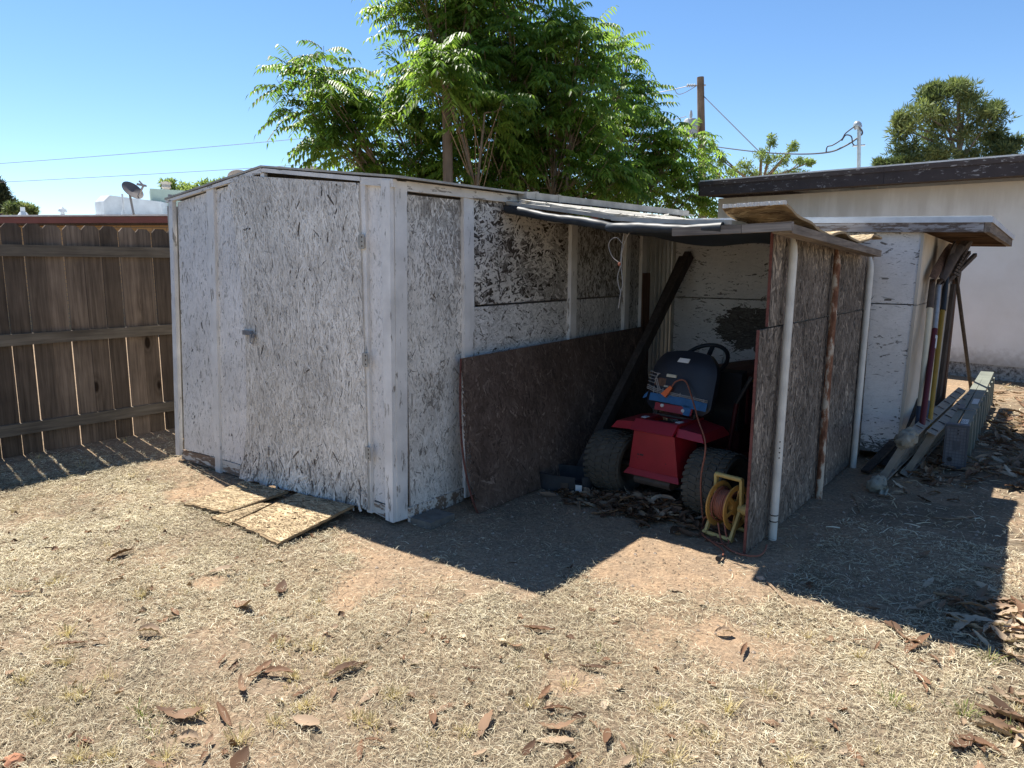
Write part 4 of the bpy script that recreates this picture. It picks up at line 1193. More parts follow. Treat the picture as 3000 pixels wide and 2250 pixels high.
tyre(-.375, .0, .205, .27); tyre(.36, .0, .205, .26)
tyre(-.33, 1.15, .17, .16); tyre(.33, 1.15, .17, .16)
m = MB(); m.tube([(-.34, 0, .205), (.34, 0, .205)], .022, 10); L(m, 'axle', M['rust_dark'])
# tail panel, flared foot
m = MB()
m.poly([(-.18, -.145, .215), (.18, -.145, .215), (.145, -.145, .478), (-.145, -.145, .478)], (0, .26, 0))
m.poly([(-.20, -.170, .200), (.20, -.170, .200), (.182, -.148, .232), (-.182, -.148, .232)], (0, .012, .0))
m.box((-.20, -.168, .196), (.20, .06, .2))
tail = L(m, 'tail_panel', M['red'])
m = MB()
for s0, s1, z0, z1 in ((-.115, -.103, .325, .333), (-.096, -.07, .324, .334), (-.115, -.108, .305, .309), (-.10, -.097, .296, .299), (.09, .096, .298, .304)):
    m.box((s0, -.147, z0), (s1, -.1455, z1))
L(m, 'slot', M['black'], tail)
m = MB(); m.box((-.13, -.14, .14), (.13, .2, .196)); m.tube([(-.13, -.13, .17), (.13, -.13, .17)], .03, 10); L(m, 'transaxle', M['rust_dark'])
# fender deck with wings and the battery opening
m = MB()
def prism_y(prof, s0a, s1a, s0b, s1b):  # profile of (y,z) swept from s0.. to s1..
    pass
z = .552
for (s0, s1, y0, y1) in ((-.150, .150, -.118, -.092), (-.150, -.100, -.092, .10), (.100, .150, -.092, .10), (-.150, .150, .10, .20)):
    m.box((s0, y0, z - .02), (s1, y1, z), .5)
m.poly([(-.152, -.119, z + .001), (-.152, -.182, z - .062), (-.152, -.166, z - .068), (-.152, -.100, z - .021)], (.304, 0, 0))
for sg in (-1, 1):
    a, b = .152 * sg, .335 * sg
    # wing: flat top sloping outwards, bevelled rim
    top = [(a, -.115, z - .022), (b - .03 * sg, -.105, z - .038), (b - .03 * sg, .17, z - .035), (a, .19, z - .012)]
    rim = [(a, -.142, z - .070), (b, -.128, z - .084), (b, .20, z - .082), (a, .21, z - .066)]
    vs = top + rim + [(p[0], p[1] * .93, p[2] - .002) for p in rim]
    fs = [(0, 1, 2, 3), (0, 4, 5, 1), (1, 5, 6, 2), (2, 6, 7, 3), (4, 8, 9, 5), (5, 9, 10, 6), (6, 10, 11, 7)]
    m.add(vs, fs if sg > 0 else [f[::-1] for f in fs])
deck = L(m, 'fender_deck', M['red'], mw)
m = MB(); m.box((-.0995, -.0915, .40), (.0995, .0995, .515)); L(m, 'battery_box', M['black'], deck)
m = MB(); m.box((-.140, -.075, z + .0005), (-.106, -.03, z + .004)); m.box((.106, -.075, z + .0005), (.140, -.03, z + .004)); L(m, 'felt_pad', M['label'], deck)
# tipped seat: shell seen from underneath
SA = math.radians(18)
def SP(u, v, d=0): return Vector((u, .125 + v * math.sin(SA) - d * math.cos(SA), .575 + v * math.cos(SA) + d * math.sin(SA) * .6))
def seat_w(v):  # half width along the height
    t = v / .385
    if t < .12: return .232 - .05 * (1 - t / .12) ** 2
    if t > .62: return .232 - .075 * ((t - .62) / .38) ** 2.4
    return .232
m = MB(); nu, nv = 16, 18; vs = []; fs = []
for j in range(nv + 1):
    v = .385 * j / nv; hw_ = seat_w(v)
    for i in range(nu + 1):
        u = -1 + 2 * i / nu; e = (1 - abs(u) ** 4) * (1 - abs(2 * j / nv - 1) ** 4)
        vs.append(SP(u * hw_, v + (.02 * (1 - u * u) if j == nv else 0), .012 + .045 * e))
o_ = len(vs)
for j in range(nv + 1):
    v = .385 * j / nv; hw_ = seat_w(v)
    for i in range(nu + 1):
        u = -1 + 2 * i / nu
        vs.append(SP(u * hw_, v + (.02 * (1 - u * u) if j == nv else 0), -.035))
W_ = nu + 1
for j in range(nv):
    for i in range(nu):
        a = j * W_ + i
        fs.append((a, a + 1, a + 1 + W_, a + W_)); fs.append((o_ + a, o_ + a + W_, o_ + a + 1 + W_, o_ + a + 1))
for i in range(nu):
    fs.append((i, o_ + i, o_ + i + 1, i + 1)); a = nv * W_ + i; fs.append((a, a + 1, o_ + a + 1, o_ + a))
for j in range(nv):
    a = j * W_; fs.append((a, a + W_, o_ + a + W_, o_ + a)); a += nu; fs.append((a, o_ + a, o_ + a + W_, a + W_))
m.add(vs, fs)
seat = L(m, 'seat', M['navy'], mw, 50)
def patch(name, mat, quads, d=.056, th=.003):
    m = MB()
    for q in quads:
        m.hexa([SP(u, v, d) for u, v in q], Vector((0, -math.cos(SA), 0)) * th)
    return L(m, name, M[mat], seat)
patch('masking_tape', 'bluetape', [[(-.19, .055), (-.03, .052), (-.03, .102), (-.19, .105)], [(-.032, .050), (.06, .046), (.06, .10), (-.032, .098)], [(.058, .040), (.225, .030), (.228, .082), (.058, .098)], [(.075, -.01), (.12, -.012), (.125, .05), (.065, .055)]], .056, .004)
patch('tape_end', 'bluetape', [[(-.262, .06), (-.235, .07), (-.23, .11), (-.255, .085)]], .02, .004)
patch('seat_bracket', 'red', [[(-.14, .0), (.13, -.008), (.13, .042), (-.14, .046)]], .045, .01)
m = MB()
for u, v in ((-.085, .03), (.07, .015)):
    m.lathe([(0, .012), (.011, .008), (.013, 0)], SP(u, v, .056), (0, -1, .3), 10)
L(m, 'bolt', M['label'], seat, 40)
patch('paper_tag', 'label', [[(-.045, .325), (.035, .322), (.045, .35), (-.03, .353)]], .046, .003)
patch('wood_block', 'cream', [[(-.09, .222), (-.02, .220), (-.02, .238), (-.09, .240)], [(-.095, .155), (-.065, .154), (-.065, .163), (-.095, .164)]], .058, .012)
patch('underseat_pad', 'brownwood', [[(-.18, .16), (.06, .15), (.04, .205), (-.15, .21)]], .050, .006)
m = MB()
def strip(pts, w=.003):
    P = [SP(u, v, .0565) for u, v in pts]
    m.tube(P, w, 4)
for k in range(4):
    strip([(-.225, .18 + .022 * k), (-.175, .17 + .022 * k), (-.165 + .006 * k, .235)])
for k in range(3):
    strip([(-.225, .155 - .012 * k), (-.16, .135 - .010 * k), (-.02, .118 - .009 * k), (.225, .098 - .009 * k)])
for u in (-.17, -.14, -.10, .03, .13, .2):
    strip([(u - .004, .15 - (u + .17) * .12), (u, .105 - (u + .17) * .12)])
strip([(-.178, .205), (-.155, .16), (-.135, .13)]); strip([(-.165, .205), (-.143, .16), (-.122, .13)])
L(m, 'webbing', M['stitch'], seat)
m = MB(); m.tube([SP(-.15, .0, .03), SP(-.155, -.03, .03), SP(.14, -.035, .03), SP(.145, .0, .03)], .008, 8); m.box((-.15, .10, .552), (-.135, .13, .58)); m.box((.13, .10, .552), (.145, .13, .58))
L(m, 'hinge_rod', M['rust_dark'], mw)
# steering wheel
wc = Vector((-.035, .50, .865)); wn = Vector((0, -.62, .78)); wa = Vector((1, 0, 0)); wb = wn.cross(wa)
m = MB(); m.tube([wc + (wa * math.cos(t) + wb * math.sin(t)) * .165 for t in [2 * PI * k / 36 for k in range(37)]], .014, 8, cap=False)
wheel = L(m, 'steering_wheel', M['black'], mw, 50)
m = MB()
for t in (PI / 2, PI * 7 / 6, PI * 11 / 6):
    e = (wa * math.cos(t) + wb * math.sin(t)) * .162
    m.beam(wc - wn * .03, wc + e, .03, .012, up=tuple(wn))
m.tube([wc - wn * .035, wc + wn * .01], .04, 12); m.tube([wc - wn * .03, wc - wn * .45], .018, 8)
L(m, 'spoke', M['black'], wheel)
# hood, dash, foot deck
m = MB(); sec = [(-.235, .44), (-.235, .74), (-.20, .795), (-.08, .815), (.08, .815), (.20, .795), (.235, .74), (.235, .44)]
m.poly([(s, .62, z) for s, z in sec], (0, .80, -.02)); hood = L(m, 'hood', M['darkred'], mw)
m = MB(); m.box((.2365, .63, .735), (.240, 1.38, .752)); m.box((-.240, .63, .735), (-.2365, 1.38, .752)); L(m, 'stripe', M['stripe'], hood)
m = MB(); m.box((.2362, .66, .50), (.239, 1.3, .71)); m.box((-.239, .66, .50), (-.2362, 1.3, .71)); L(m, 'side_grille', M['black'], hood)
m = MB(); m.poly([(-.225, .52, .42), (-.225, .617, .42), (-.225, .617, .815), (-.225, .55, .80)], (.45, 0, 0)); L(m, 'dashboard', M['black'])
m = MB(); m.box((-.36, .14, .24), (.36, .60, .27)); m.box((-.2, .6, .22), (.2, 1.35, .44)); L(m, 'foot_deck', M['darkred'])
m = MB(); m.lathe([(0, .18), (.42, .17), (.46, .14), (.46, .08), (.44, .08), (0, .16)], (0, .52, 0), (0, 0, 1), 30); L(m, 'mower_deck', M['black'], mw, 40)

for o_b, wd_b in ((deck, .010), (tail, .012), (hood, .02)):
    bv = o_b.modifiers.new('bevel', 'BEVEL'); bv.width = wd_b; bv.segments = 3; bv.limit_method = 'ANGLE'; bv.angle_limit = math.radians(25)
# black plastic tub beside the left tyre
tub = thing('plastic_tub', 'low black plastic tub with a cut-out rim beside the mower tyre', 'tub', (-2.64, 4.13, 0))
m = MB(); c = Vector((-2.67, 4.12, 0)); ta = Vector((.968, .25, 0)); tb = Vector((-.25, .968, 0)); N = 40
def sup(t, a, b, e=3.2):
    ct, st = math.cos(t), math.sin(t); return ta * a * math.copysign(abs(ct) ** (2 / e), ct) + tb * b * math.copysign(abs(st) ** (2 / e), st)
for k in range(N):
    t0, t1 = 2 * PI * k / N, 2 * PI * (k + 1) / N; tm = (t0 + t1) / 2
    h = .112
    if 4.95 < tm < 5.30: h = .06
    q = [c + sup(t0, .188, .14), c + sup(t1, .188, .14), c + sup(t1, .195, .147) + up * h, c + sup(t0, .195, .147) + up * h]
    ins = [c + sup(t0, .183, .135), c + sup(t1, .183, .135), c + sup(t1, .189, .141) + up * h, c + sup(t0, .189, .141) + up * h]
    m.add(q + ins, [(0, 1, 2, 3), (7, 6, 5, 4), (3, 2, 6, 7), (0, 3, 7, 4), (1, 5, 6, 2)], .5)
m.poly([c + sup(2 * PI * k / N, .186, .138) + up * .004 for k in range(N)], (0, 0, .006)); m.build('tub_wall', M['tub'], tub, smooth=45)
m = MB(); p = c + tb * -.1475 + ta * .100
m.hexa([p + up * .02, p + ta * .045 + up * .02, p + ta * .045 + up * .065, p + up * .065], tb * -.002); m.build('sticker', M['label'], tub)
m = MB(); p = c + tb * -.1465 + ta * -.005
m.hexa([p + up * .035, p + ta * .055 + up * .035, p + ta * .055 + up * .07, p + up * .07], tb * -.002); m.build('slot', M['rust_dark'], tub)

# ------------------------------------------------------------------ yellow cord reel and its orange cord
reel = thing('cord_reel', 'yellow plastic cord reel standing beside the right mower tyre', 'cord reel', (-1.46, 3.9, 0))
ax = Vector((.975, -.22, 0)).normalized(); bx = Vector((.22, .975, 0)).normalized()
rc = Vector((-1.452, 3.90, .17))
def RP(a, b, z): return Vector((rc.x, rc.y, 0)) + ax * a + bx * b + up * z
m = MB(); m.tube([RP(-.085, -.01, .338), RP(.085, -.01, .338)], .0135, 10); m.build('handle', M['yellow'], reel, smooth=50)
for s in (-.082, .082):
    m = MB(); m.beam(RP(s, -.01, .34), RP(s, .0, .175), .016, .024, up=tuple(bx)); m.beam(RP(s, 0, .18), RP(s, -.09, .012), .016, .022, up=tuple(bx)); m.beam(RP(s, 0, .18), RP(s, .10, .012), .016, .022, up=tuple(bx)); m.tube([RP(s - .01, 0, .17), RP(s + .01, 0, .17)], .026, 14)
    m.build('side_frame', M['yellow'], reel)
for b in (-.095, .10):
    m = MB(); m.tube([RP(-.095, b, .014), RP(.095, b, .014)], .0125, 10); m.build('foot_bar', M['yellow'], reel, smooth=50)
for s in (-.060, .052):
    m = MB()
    m.lathe([(.100, -.003), (.128, -.004), (.131, 0), (.128, .004), (.100, .003)], RP(s, 0, .17), ax, 40, closed=True)
    m.lathe([(.0, -.003), (.045, -.003), (.045, .003), (0, .003)], RP(s, 0, .17), ax, 24)
    for k in range(6):
        t = PI / 3 * k + .3; d = bx * math.cos(t) + up * math.sin(t)
        m.beam(RP(s, 0, .17) + d * .04, RP(s, 0, .17) + d * .104, .006, .022, up=tuple(ax.cross(d)))
    m.build('flange', M['yellow2'], reel, smooth=40)
m = MB(); m.tube([RP(-.06, 0, .17), RP(.052, 0, .17)], .045, 18); m.build('drum', M['yellow2'], reel, smooth=50)
m = MB(); m.tube([RP(.095, 0, .17), RP(.125, 0, .17)], .03, 14); m.poly([RP(.118, -.02, .15), RP(.118, .025, .16), RP(.118, .018, .285), RP(.118, -.014, .285)], ax * .02); m.tube([RP(.13, 0, .275), RP(.165, 0, .275)], .012, 10); m.build('crank', M['yellow'], reel)

cordt = thing('extension_cord', 'faded orange extension cord wound on the reel and up to the mower seat', 'cord', (-1.5, 3.85, 0))
m = MB(); pts = []
for k in range(9 * 20 + 1):
    t = 2 * PI * k / 20; a = -.050 + .094 * k / 180; rr = .083 + .004 * math.sin(k * .37)
    pts.append(RP(a, 0, .17) + (bx * math.cos(t) + up * math.sin(t)) * rr)
m.tube(pts, .0058, 7)
pts = [RP(-.048, 0, .17) + (bx * math.cos(2 * PI * k / 28) + up * math.sin(2 * PI * k / 28)) * .097 for k in range(29)]; m.tube(pts, .0056, 7)
m.build('coil', M['cord'], cordt, smooth=60)
def loc2w(s, f, z): return Vector((-1.99 + math.cos(TH) * s + math.sin(TH) * f, 4.2 - math.sin(TH) * s + math.cos(TH) * f, z))
sp = lambda u, v, d: (lambda q: loc2w(q.x, q.y, q.z))(SP(u, v, d))
m = MB()
m.tube(curve_pts([sp(-.035, .155, .075), sp(-.005, .195, .085), sp(.05, .21, .09), sp(.10, .165, .095), (-1.74, 4.10, .60), (-1.640, 3.99, .475), (-1.645, 3.955, .285), (-1.632, 3.95, .12), (-1.612, 3.945, .014), (-1.602, 3.90, .006), (-1.56, 3.80, .006), (-1.47, 3.72, .007), (-1.385, 3.65, .008), (-1.35, 3.585, .009), (-1.346, 3.54, .012)], 8), .0050, 8)
m.tube(curve_pts([RP(-.05, -.09, .12), (-1.575, 3.86, .08), (-1.61, 3.93, .016), (-1.60, 3.965, .012), (-1.59, 3.93, .008), (-1.585, 3.86, .006), (-1.53, 3.77, .006), (-1.44, 3.72, .006), (-1.39, 3.76, .006), (-1.42, 3.80, .03), (-1.45, 3.84, .09)], 8), .0050, 8)
m.tube(curve_pts([RP(.0, -.095, .09), (-1.45, 3.79, .02), (-1.41, 3.73, .006), (-1.34, 3.665, .006), (-1.26, 3.645, .006), (-1.20, 3.68, .006), (-1.195, 3.77, .006), (-1.215, 3.86, .006)], 8), .0050, 8)
m.build('loose_cord', M['cord'], cordt, smooth=60)
m = MB(); m.tube([(-1.346, 3.545, .013), (-1.345, 3.52, .013), (-1.343, 3.495, .013)], [.008, .013, .015], 10); m.build('plug', M['black'], cordt)
m = MB(); a, b = sp(-.035, .158, .075), sp(-.075, .095, .078); m.beam(a, b, .02, .02, taper=1.9, up=(0, -1, 0)); m.build('socket_end', M['orange'], cordt)
# maroon-handled tool and pale sack in the dark corner right of the mower
mb = MB(); mb.tube([(-1.77, 4.62, .02), (-1.70, 4.62, .62)], .016, 10); tl = mb.build('leaning_tool', M['darkred'], smooth=50)
tag(tl, 'maroon handled tool leaning in the dark corner right of the mower', 'tool')
mb = MB(); mb.tube([(-1.70, 4.62, .62), (-1.61, 4.62, .80)], .014, 10); mb.build('grip', M['black'], tl)

# ------------------------------------------------------------------ ladders on the ground at the right
lad = thing('extension_ladder', 'old aluminium extension ladder on its side with rag-wrapped ends', 'ladder', (-.9, 5.4, 0))
dl = Vector((.018, 1, .004)).normalized()
A0 = Vector((-.962, 5.34, .045)); B0 = Vector((-.822, 5.41, .362)); rung = (B0 - A0); nl = rung.cross(dl).normalized()
if nl.x < 0: nl = -nl
def section(A, B, length, nr, off):
    for P, sgn in ((A, -1), (B, 1)):
        m = MB(); w_ = (B - A).normalized() * sgn
        p = P + nl * off
        m.beam(p, p + dl * length, .066, .006, up=tuple(w_))
        for e in (-.030, .030):
            q = p + nl * e - w_ * .010
            m.beam(q, q + dl * length, .006, .022, up=tuple(w_))
        r_ = m.build('rail', M['alu'], lad)
        m = MB()
        for k in range(nr):
            q = p + dl * (.13 + k * .30) + w_ * .0035
            m.lathe([(.022, 0), (.025, .003), (.022, .006), (.016, .003)], q, tuple(w_), 14, closed=True)
        m.build('rung_end', M['rust_dark'], r_)
    for k in range(nr):
        q = dl * (.13 + k * .30) + nl * off
        m = MB(); m.beam(A + q, B + q, .044, .030, up=tuple(dl))
        m.build('rung', M['alu'], lad)
section(A0, B0, 2.5, 8, 0)
section(A0 + dl * .46, B0 + dl * .44, 2.1, 7, .085)
def rag(name, c, axis, r, ln, seed):
    rr = random.Random(seed); axis = Vector(axis).normalized(); a = axis.orthogonal().normalized(); b = axis.cross(a); m = MB(); n1, n2 = 18, 22; vs = []
    for i in range(n1 + 1):
        t = i / n1; s_ = math.sin(PI * min(1, max(0, t * .94 + .03))) ** .45
        for j in range(n2):
            an = 2 * PI * j / n2
            k = 1 + .16 * math.sin(4 * an + 16 * t + seed) + .17 * math.sin(t * 30 + 3 * math.sin(an + seed) + seed) + .08 * math.sin(9 * an - 22 * t) + rr.uniform(-.03, .03)
            vs.append(c + axis * (t - .5) * ln + (a * math.cos(an) * 1.15 + b * math.sin(an) * .9) * r * s_ * k)
    fs = [(i * n2 + j, i * n2 + (j + 1) % n2, (i + 1) * n2 + (j + 1) % n2, (i + 1) * n2 + j) for i in range(n1) for j in range(n2)]
    fs.append(tuple(range(n2 - 1, -1, -1))); fs.append(tuple(n1 * n2 + j for j in range(n2)))
    m.add(vs, fs)
    m.tube([c + axis * .15 * ln + (a * math.cos(2 * PI * k / 20) * 1.17 + b * math.sin(2 * PI * k / 20) * .92) * r for k in range(21)], .004, 6)
    return m
o = rag('rag_wrap', B0 - dl * .01 + rung.normalized() * .005, dl, .058, .15, 3).build('rag_wrap', M['cloth'], lad, smooth=60)
m = rag('rag_wrap', A0 - dl * .02, dl, .050, .11, 5)
m.sheet(lambda u, v: (A0 - dl * (.05 - .03 * math.sin(v * 5)) + nl * (.03 + .05 * u) + up * (.03 - .075 * v + .01 * math.sin(u * 9)), tuple(-dl)), 6, 8, .006)
m.build('rag_wrap', M['cloth'], lad, smooth=60)

st = thing('step_ladder', 'folded grey-green step ladder lying on its side with moulded top cap facing', 'ladder', (-.62, 6.2, 0))
C0 = Vector((-.617, 6.235, 0)); ds = Vector((-.024, 1, .012)).normalized(); es = Vector((1, .024, 0)).normalized()
def ST(a, b, z): return C0 + es * a + ds * b + up * z
m = MB(); m.box((-.074, 0, 0), (.072, .07, .335)); m.v = [tuple(ST(x, y, z + .006)) for x, y, z in m.v]
cap = m.build('top_cap', M['ladder_grey'], st)
m = MB()
for z_ in (.012, .324): m.hexa([ST(-.078, -.006, z_), ST(.076, -.006, z_), ST(.076, -.006, z_ + .018), ST(-.078, -.006, z_ + .018)], ds * .01)
for a_ in (-.078, .062): m.hexa([ST(a_, -.006, .031), ST(a_ + .014, -.006, .031), ST(a_ + .014, -.006, .323), ST(a_, -.006, .323)], ds * .01)
for k in range(1, 13): m.hexa([ST(-.062, -.0025, .022 + k * .024), ST(.06, -.0025, .022 + k * .024), ST(.06, -.0025, .0245 + k * .024), ST(-.062, -.0025, .0245 + k * .024)], ds * .004)
for k in range(1, 6): m.hexa([ST(-.066 + k * .022, -.002, .03), ST(-.0635 + k * .022, -.002, .03), ST(-.0635 + k * .022, -.002, .32), ST(-.066 + k * .022, -.002, .32)], ds * .004)
m.hexa([ST(-.015, -.004, .15), ST(.028, -.004, .15), ST(.028, -.004, .22), ST(-.015, -.004, .22)], ds * .005)
m.build('cap_rib', M['rib'], cap)
m = MB(); m.tube([ST(-.032, -.008, .075), ST(-.032, .002, .075)], .017, 16)
for z_ in (.275, .30): m.tube([ST(.008, -.007, z_), ST(.008, .002, z_)], .006, 8)
m.build('cap_hole', M['black'], cap)
LN = 3.15
for a0, a1, wd in ((-.047, -.047, .050), (.028, .012, .072)):
    for zz in (.318, .012):
        m = MB()
        p, q = ST(a0, .072, zz), ST(a1, LN, zz + .018)
        m.beam(p, q, wd, .006, up=(0, 0, 1))
        for e in (-1, 1):
            m.beam(p + es * e * (wd / 2 - .002) - up * .014 * (1 if zz > .1 else -1), q + es * e * (wd / 2 - .002) - up * .014 * (1 if zz > .1 else -1), .005, .024)
        r_ = m.build('rail', M['ladder_green'], st)
        if zz > .1 and wd > .06:
            m = MB()
            for b0, ln_ in ((.16, .17), (1.05, .26)):
                m.hexa([ST(.004, b0, .3233 + b0 * .006), ST(.05, b0, .3233 + b0 * .006), ST(.048, b0 + ln_, .3233 + (b0 + ln_) * .006), ST(.002, b0 + ln_, .3233 + (b0 + ln_) * .006)], (0, 0, .002))
            m.build('sticker', M['label'], r_)
            m = MB()
            for k in range(9):
                x = .010 + .009 * (k % 4) + R.uniform(0, .003); b_ = .18 + .035 * (k // 3) + R.uniform(0, .01)
                m.beam(ST(x, b_, .3275), ST(x + R.uniform(-.006, .008), b_ + .02, .3277), .003, .0008)
            m.build('printed_mark', M['black'], r_)
for k in range(9):
    m = MB(); b_ = .32 + k * .31
    m.hexa([ST(.055, b_, .03), ST(.055, b_ + .085, .03), ST(.052, b_ + .085, .318), ST(.052, b_, .318)], es * .022)
    m.build('step', M['ladder_green'], st)
m = MB(); m.beam(ST(-.06, .72, .335), ST(.05, .74, .337), .012, .008); m.beam(ST(-.045, .70, .34), ST(-.045, .86, .345), .04, .012); m.build('spreader', M['ladder_grey'], st)

# ------------------------------------------------------------------ long-handled tools leaning on the side of the plywood shed
phd = thing('post_hole_digger', 'post hole digger upside down with two cream handles and rusty blades', 'tool', (-.86, 6.3, 0))
for k, (t0, b0) in enumerate((((-.885, 6.36, 1.21), (-.86, 6.12, .36)), ((-.86, 6.52, 1.21), (-.835, 6.24, .39)))):
    t0, b0 = Vector(t0), Vector(b0); d_ = (b0 - t0).normalized()
    m = MB(); m.tube([t0, b0 - d_ * .10], .020, 10); hd = m.build('handle', M['cream'], phd, smooth=50)
    m = MB(); m.tube([b0 - d_ * .11, b0 + d_ * .10], [.023, .024], 10); m.build('grip', M['bluegrip'], hd, smooth=50)
    m = MB(); m.tube([t0 - d_ * .20, t0 + d_ * .02], [.020, .025], 10); m.build('socket', M['rust_dark'], hd, smooth=50)
for k, (p, q, wd) in enumerate((((-.895, 6.33, 1.40), (-.86, 6.92, 1.665), .085), ((-.85, 6.46, 1.39), (-.80, 6.98, 1.66), .10))):
    p, q = Vector(p), Vector(q); d_ = (q - p); n_ = Vector((1, -.1, .1)).cross(d_).normalized()
    m = MB(); m.sheet(lambda u, v: (p + d_ * v + n_ * (u - .5) * wd * (1.0 - .5 * max(0, v - .75) / .25 - .35 * max(0, .2 - v) / .2) + Vector((.035 * (1 - (2 * u - 1) ** 2), 0, 0)), (1, 0, 0)), 8, 10, .004)
    m.build('blade', M['rust_dark'] if k else M['brownwood'], phd, smooth=50)
def tool(name, label, parts, cat='tool'):
    t = thing(name, label, cat, tuple(parts[0][2][0][:2]) + (0,))
    for nm, mat, path, rad in parts:
        m = MB(); m.tube([Vector(p) for p in path], rad, 10); m.build(nm, M[mat], t, smooth=50)
    return t
rk = tool('digging_shovel', 'red handled tool with white worn label and steel ferrule, head up',
     [('handle', 'darkred', [(-.845, 6.40, 1.03), (-.815, 5.96, .33)][0:2], .021), ('ferrule', 'steel', [(-.862, 6.52, 1.36), (-.845, 6.40, 1.03)], [.021, .019])])
m = MB(); a, b = Vector((-.843, 6.375, .98)), Vector((-.839, 6.32, .89)); m.tube([a + Vector((.006, -.004, 0)), b + Vector((.006, -.004, 0))], .019, 10); m.build('worn_label', M['label'], rk)
m = MB(); p, d_ = Vector((-.862, 6.50, 1.36)), Vector((.04, .30, .33))
m.sheet(lambda u, v: (p + d_ * v + Vector((0, .11, -.07)) * (u - .5) * (1.0 if v < .8 else 1 - (v - .8) * 3.5) + Vector((.02 * (2 * u - 1) ** 2, 0, 0)), (1, 0, 0)), 6, 8, .004); m.build('blade', M['rust_dark'], rk)
yk = tool('garden_rake', 'yellow handled garden tool with black sleeve, head up', [('handle', 'yellowh', [(-.84, 6.68, 1.19), (-.80, 6.2, .30)], .019), ('sleeve', 'black', [(-.852, 6.80, 1.42), (-.838, 6.66, 1.16)], [.022, .024])])
m = MB(); p = Vector((-.85, 6.80, 1.42)); m.beam(p, p + Vector((.05, .40, .24)), .03, .02); m.beam(p + Vector((.03, .1, .02)), p + Vector((.09, .52, .29)), .022, .03)
for k in range(9): m.beam(p + Vector((.03, .04 + .045 * k, .03 + .025 * k)), p + Vector((.085, .01 + .045 * k, .0 + .025 * k)), .008, .006)
m.build('rake_head', M['rust_dark'], yk)
mb = MB(); mb.hexa([(-.905, 7.25, .30), (-.90, 7.34, .30), (-.885, 7.50, 1.35), (-.89, 7.41, 1.35)], (.03, 0, 0), .3)
tag(mb.build('plank', M['darkwood']), 'dark narrow plank leaning on the plywood shed side behind the yellow handle', 'plank')
hk = tool('garden_hoe', 'dark handled hoe leaning back towards the step ladder with triangular blade', [('handle', 'darkwood', [(-.87, 7.55, 1.42), (-.80, 8.60, .44), (-.77, 9.06, .02)], .017)], 'hoe')
m = MB(); p = Vector((-.865, 7.50, 1.45)); m.poly([p + Vector((.02, .05, -.14)), p + Vector((.02, -.28, .06)), p + Vector((.02, .18, .12))], (.006, 0, 0)); m.build('blade', M['rust_dark'], hk)
mb = MB()
mb.beam((-.86, 6.86, 1.36), (-.77, 7.35, 1.62), .03, .025); mb.beam((-.84, 6.95, 1.40), (-.74, 7.52, 1.60), .028, .03); mb.beam((-.87, 6.95, 1.52), (-.78, 7.2, 1.70), .07, .03)
tag(mb.build('scrap_bundle', M['darkwood']), 'bundle of charred-looking sticks jammed under the flat roof eave', 'scrap wood')
mb = MB(); mb.beam((-1.05, 5.95, .02), (-.955, 6.75, .42), .06, .022, tone=.3)
tag(mb.build('lath', M['darkwood']), 'short dark lath propped against the plywood shed behind the ladder', 'lath')
mb = MB(); mb.beam((-1.12, 5.72, .012), (-1.02, 6.14, .17), .06, .02, tone=.2)
tag(mb.build('lath', M['darkwood']), 'dark board end lying low between partition and extension ladder', 'lath')

# ------------------------------------------------------------------ trees
def fans(verts, faces, tones, p0, d, Lr, droop, npair, rr, tone, ll=.145, lw=.046):
    upv = np.array([0, 0, 1.0])
    for k in range(npair + 1):
        t = .18 + .82 * k / npair
        p = p0 + d * Lr * t - upv * droop * Lr * t * t
        rd = d - upv * 2 * droop * t; rd /= np.linalg.norm(rd) + 1e-9
        s = np.cross(rd, upv); s /= np.linalg.norm(s) + 1e-9
        sides = (1, -1) if k < npair else (0,)
        for sg in sides:
            ld = s * sg * .8 + rd * (.35 if sg else 1.0) - upv * rr.uniform(.25, .75)
            ld /= np.linalg.norm(ld)
            l = ll * (1 - .5 * abs(t - .5)) * rr.uniform(.85, 1.15)
            wv = np.cross(ld, upv * .8 + s * .2 * sg); wv /= np.linalg.norm(wv) + 1e-9
            nn = np.cross(wv, ld)
            o = len(verts)
            m_ = p + ld * l * .38
            verts.extend([p, m_ + wv * lw * .5 + nn * .004, p + ld * l - upv * l * .18, m_ - wv * lw * .5 + nn * .004])
            faces.append((o, o + 1, o + 2)); faces.append((o, o + 2, o + 3))
            tn = min(1, max(0, tone + rr.gauss(0, .12)))
            tones += [tn, tn]
def to_obj(name, V, F, T, mat, parent):
    return np_mesh(name, np.array(V), np.array(F), np.array(T), mat, parent)

ail = thing('broadleaf_tree', 'leafy green tree with pinnate leaves and many grey stems behind the shed', 'tree', tuple(camp(-.1, 12, 0)))
TD = 12.0
KS = TD / 9.5
rr = random.Random(21)
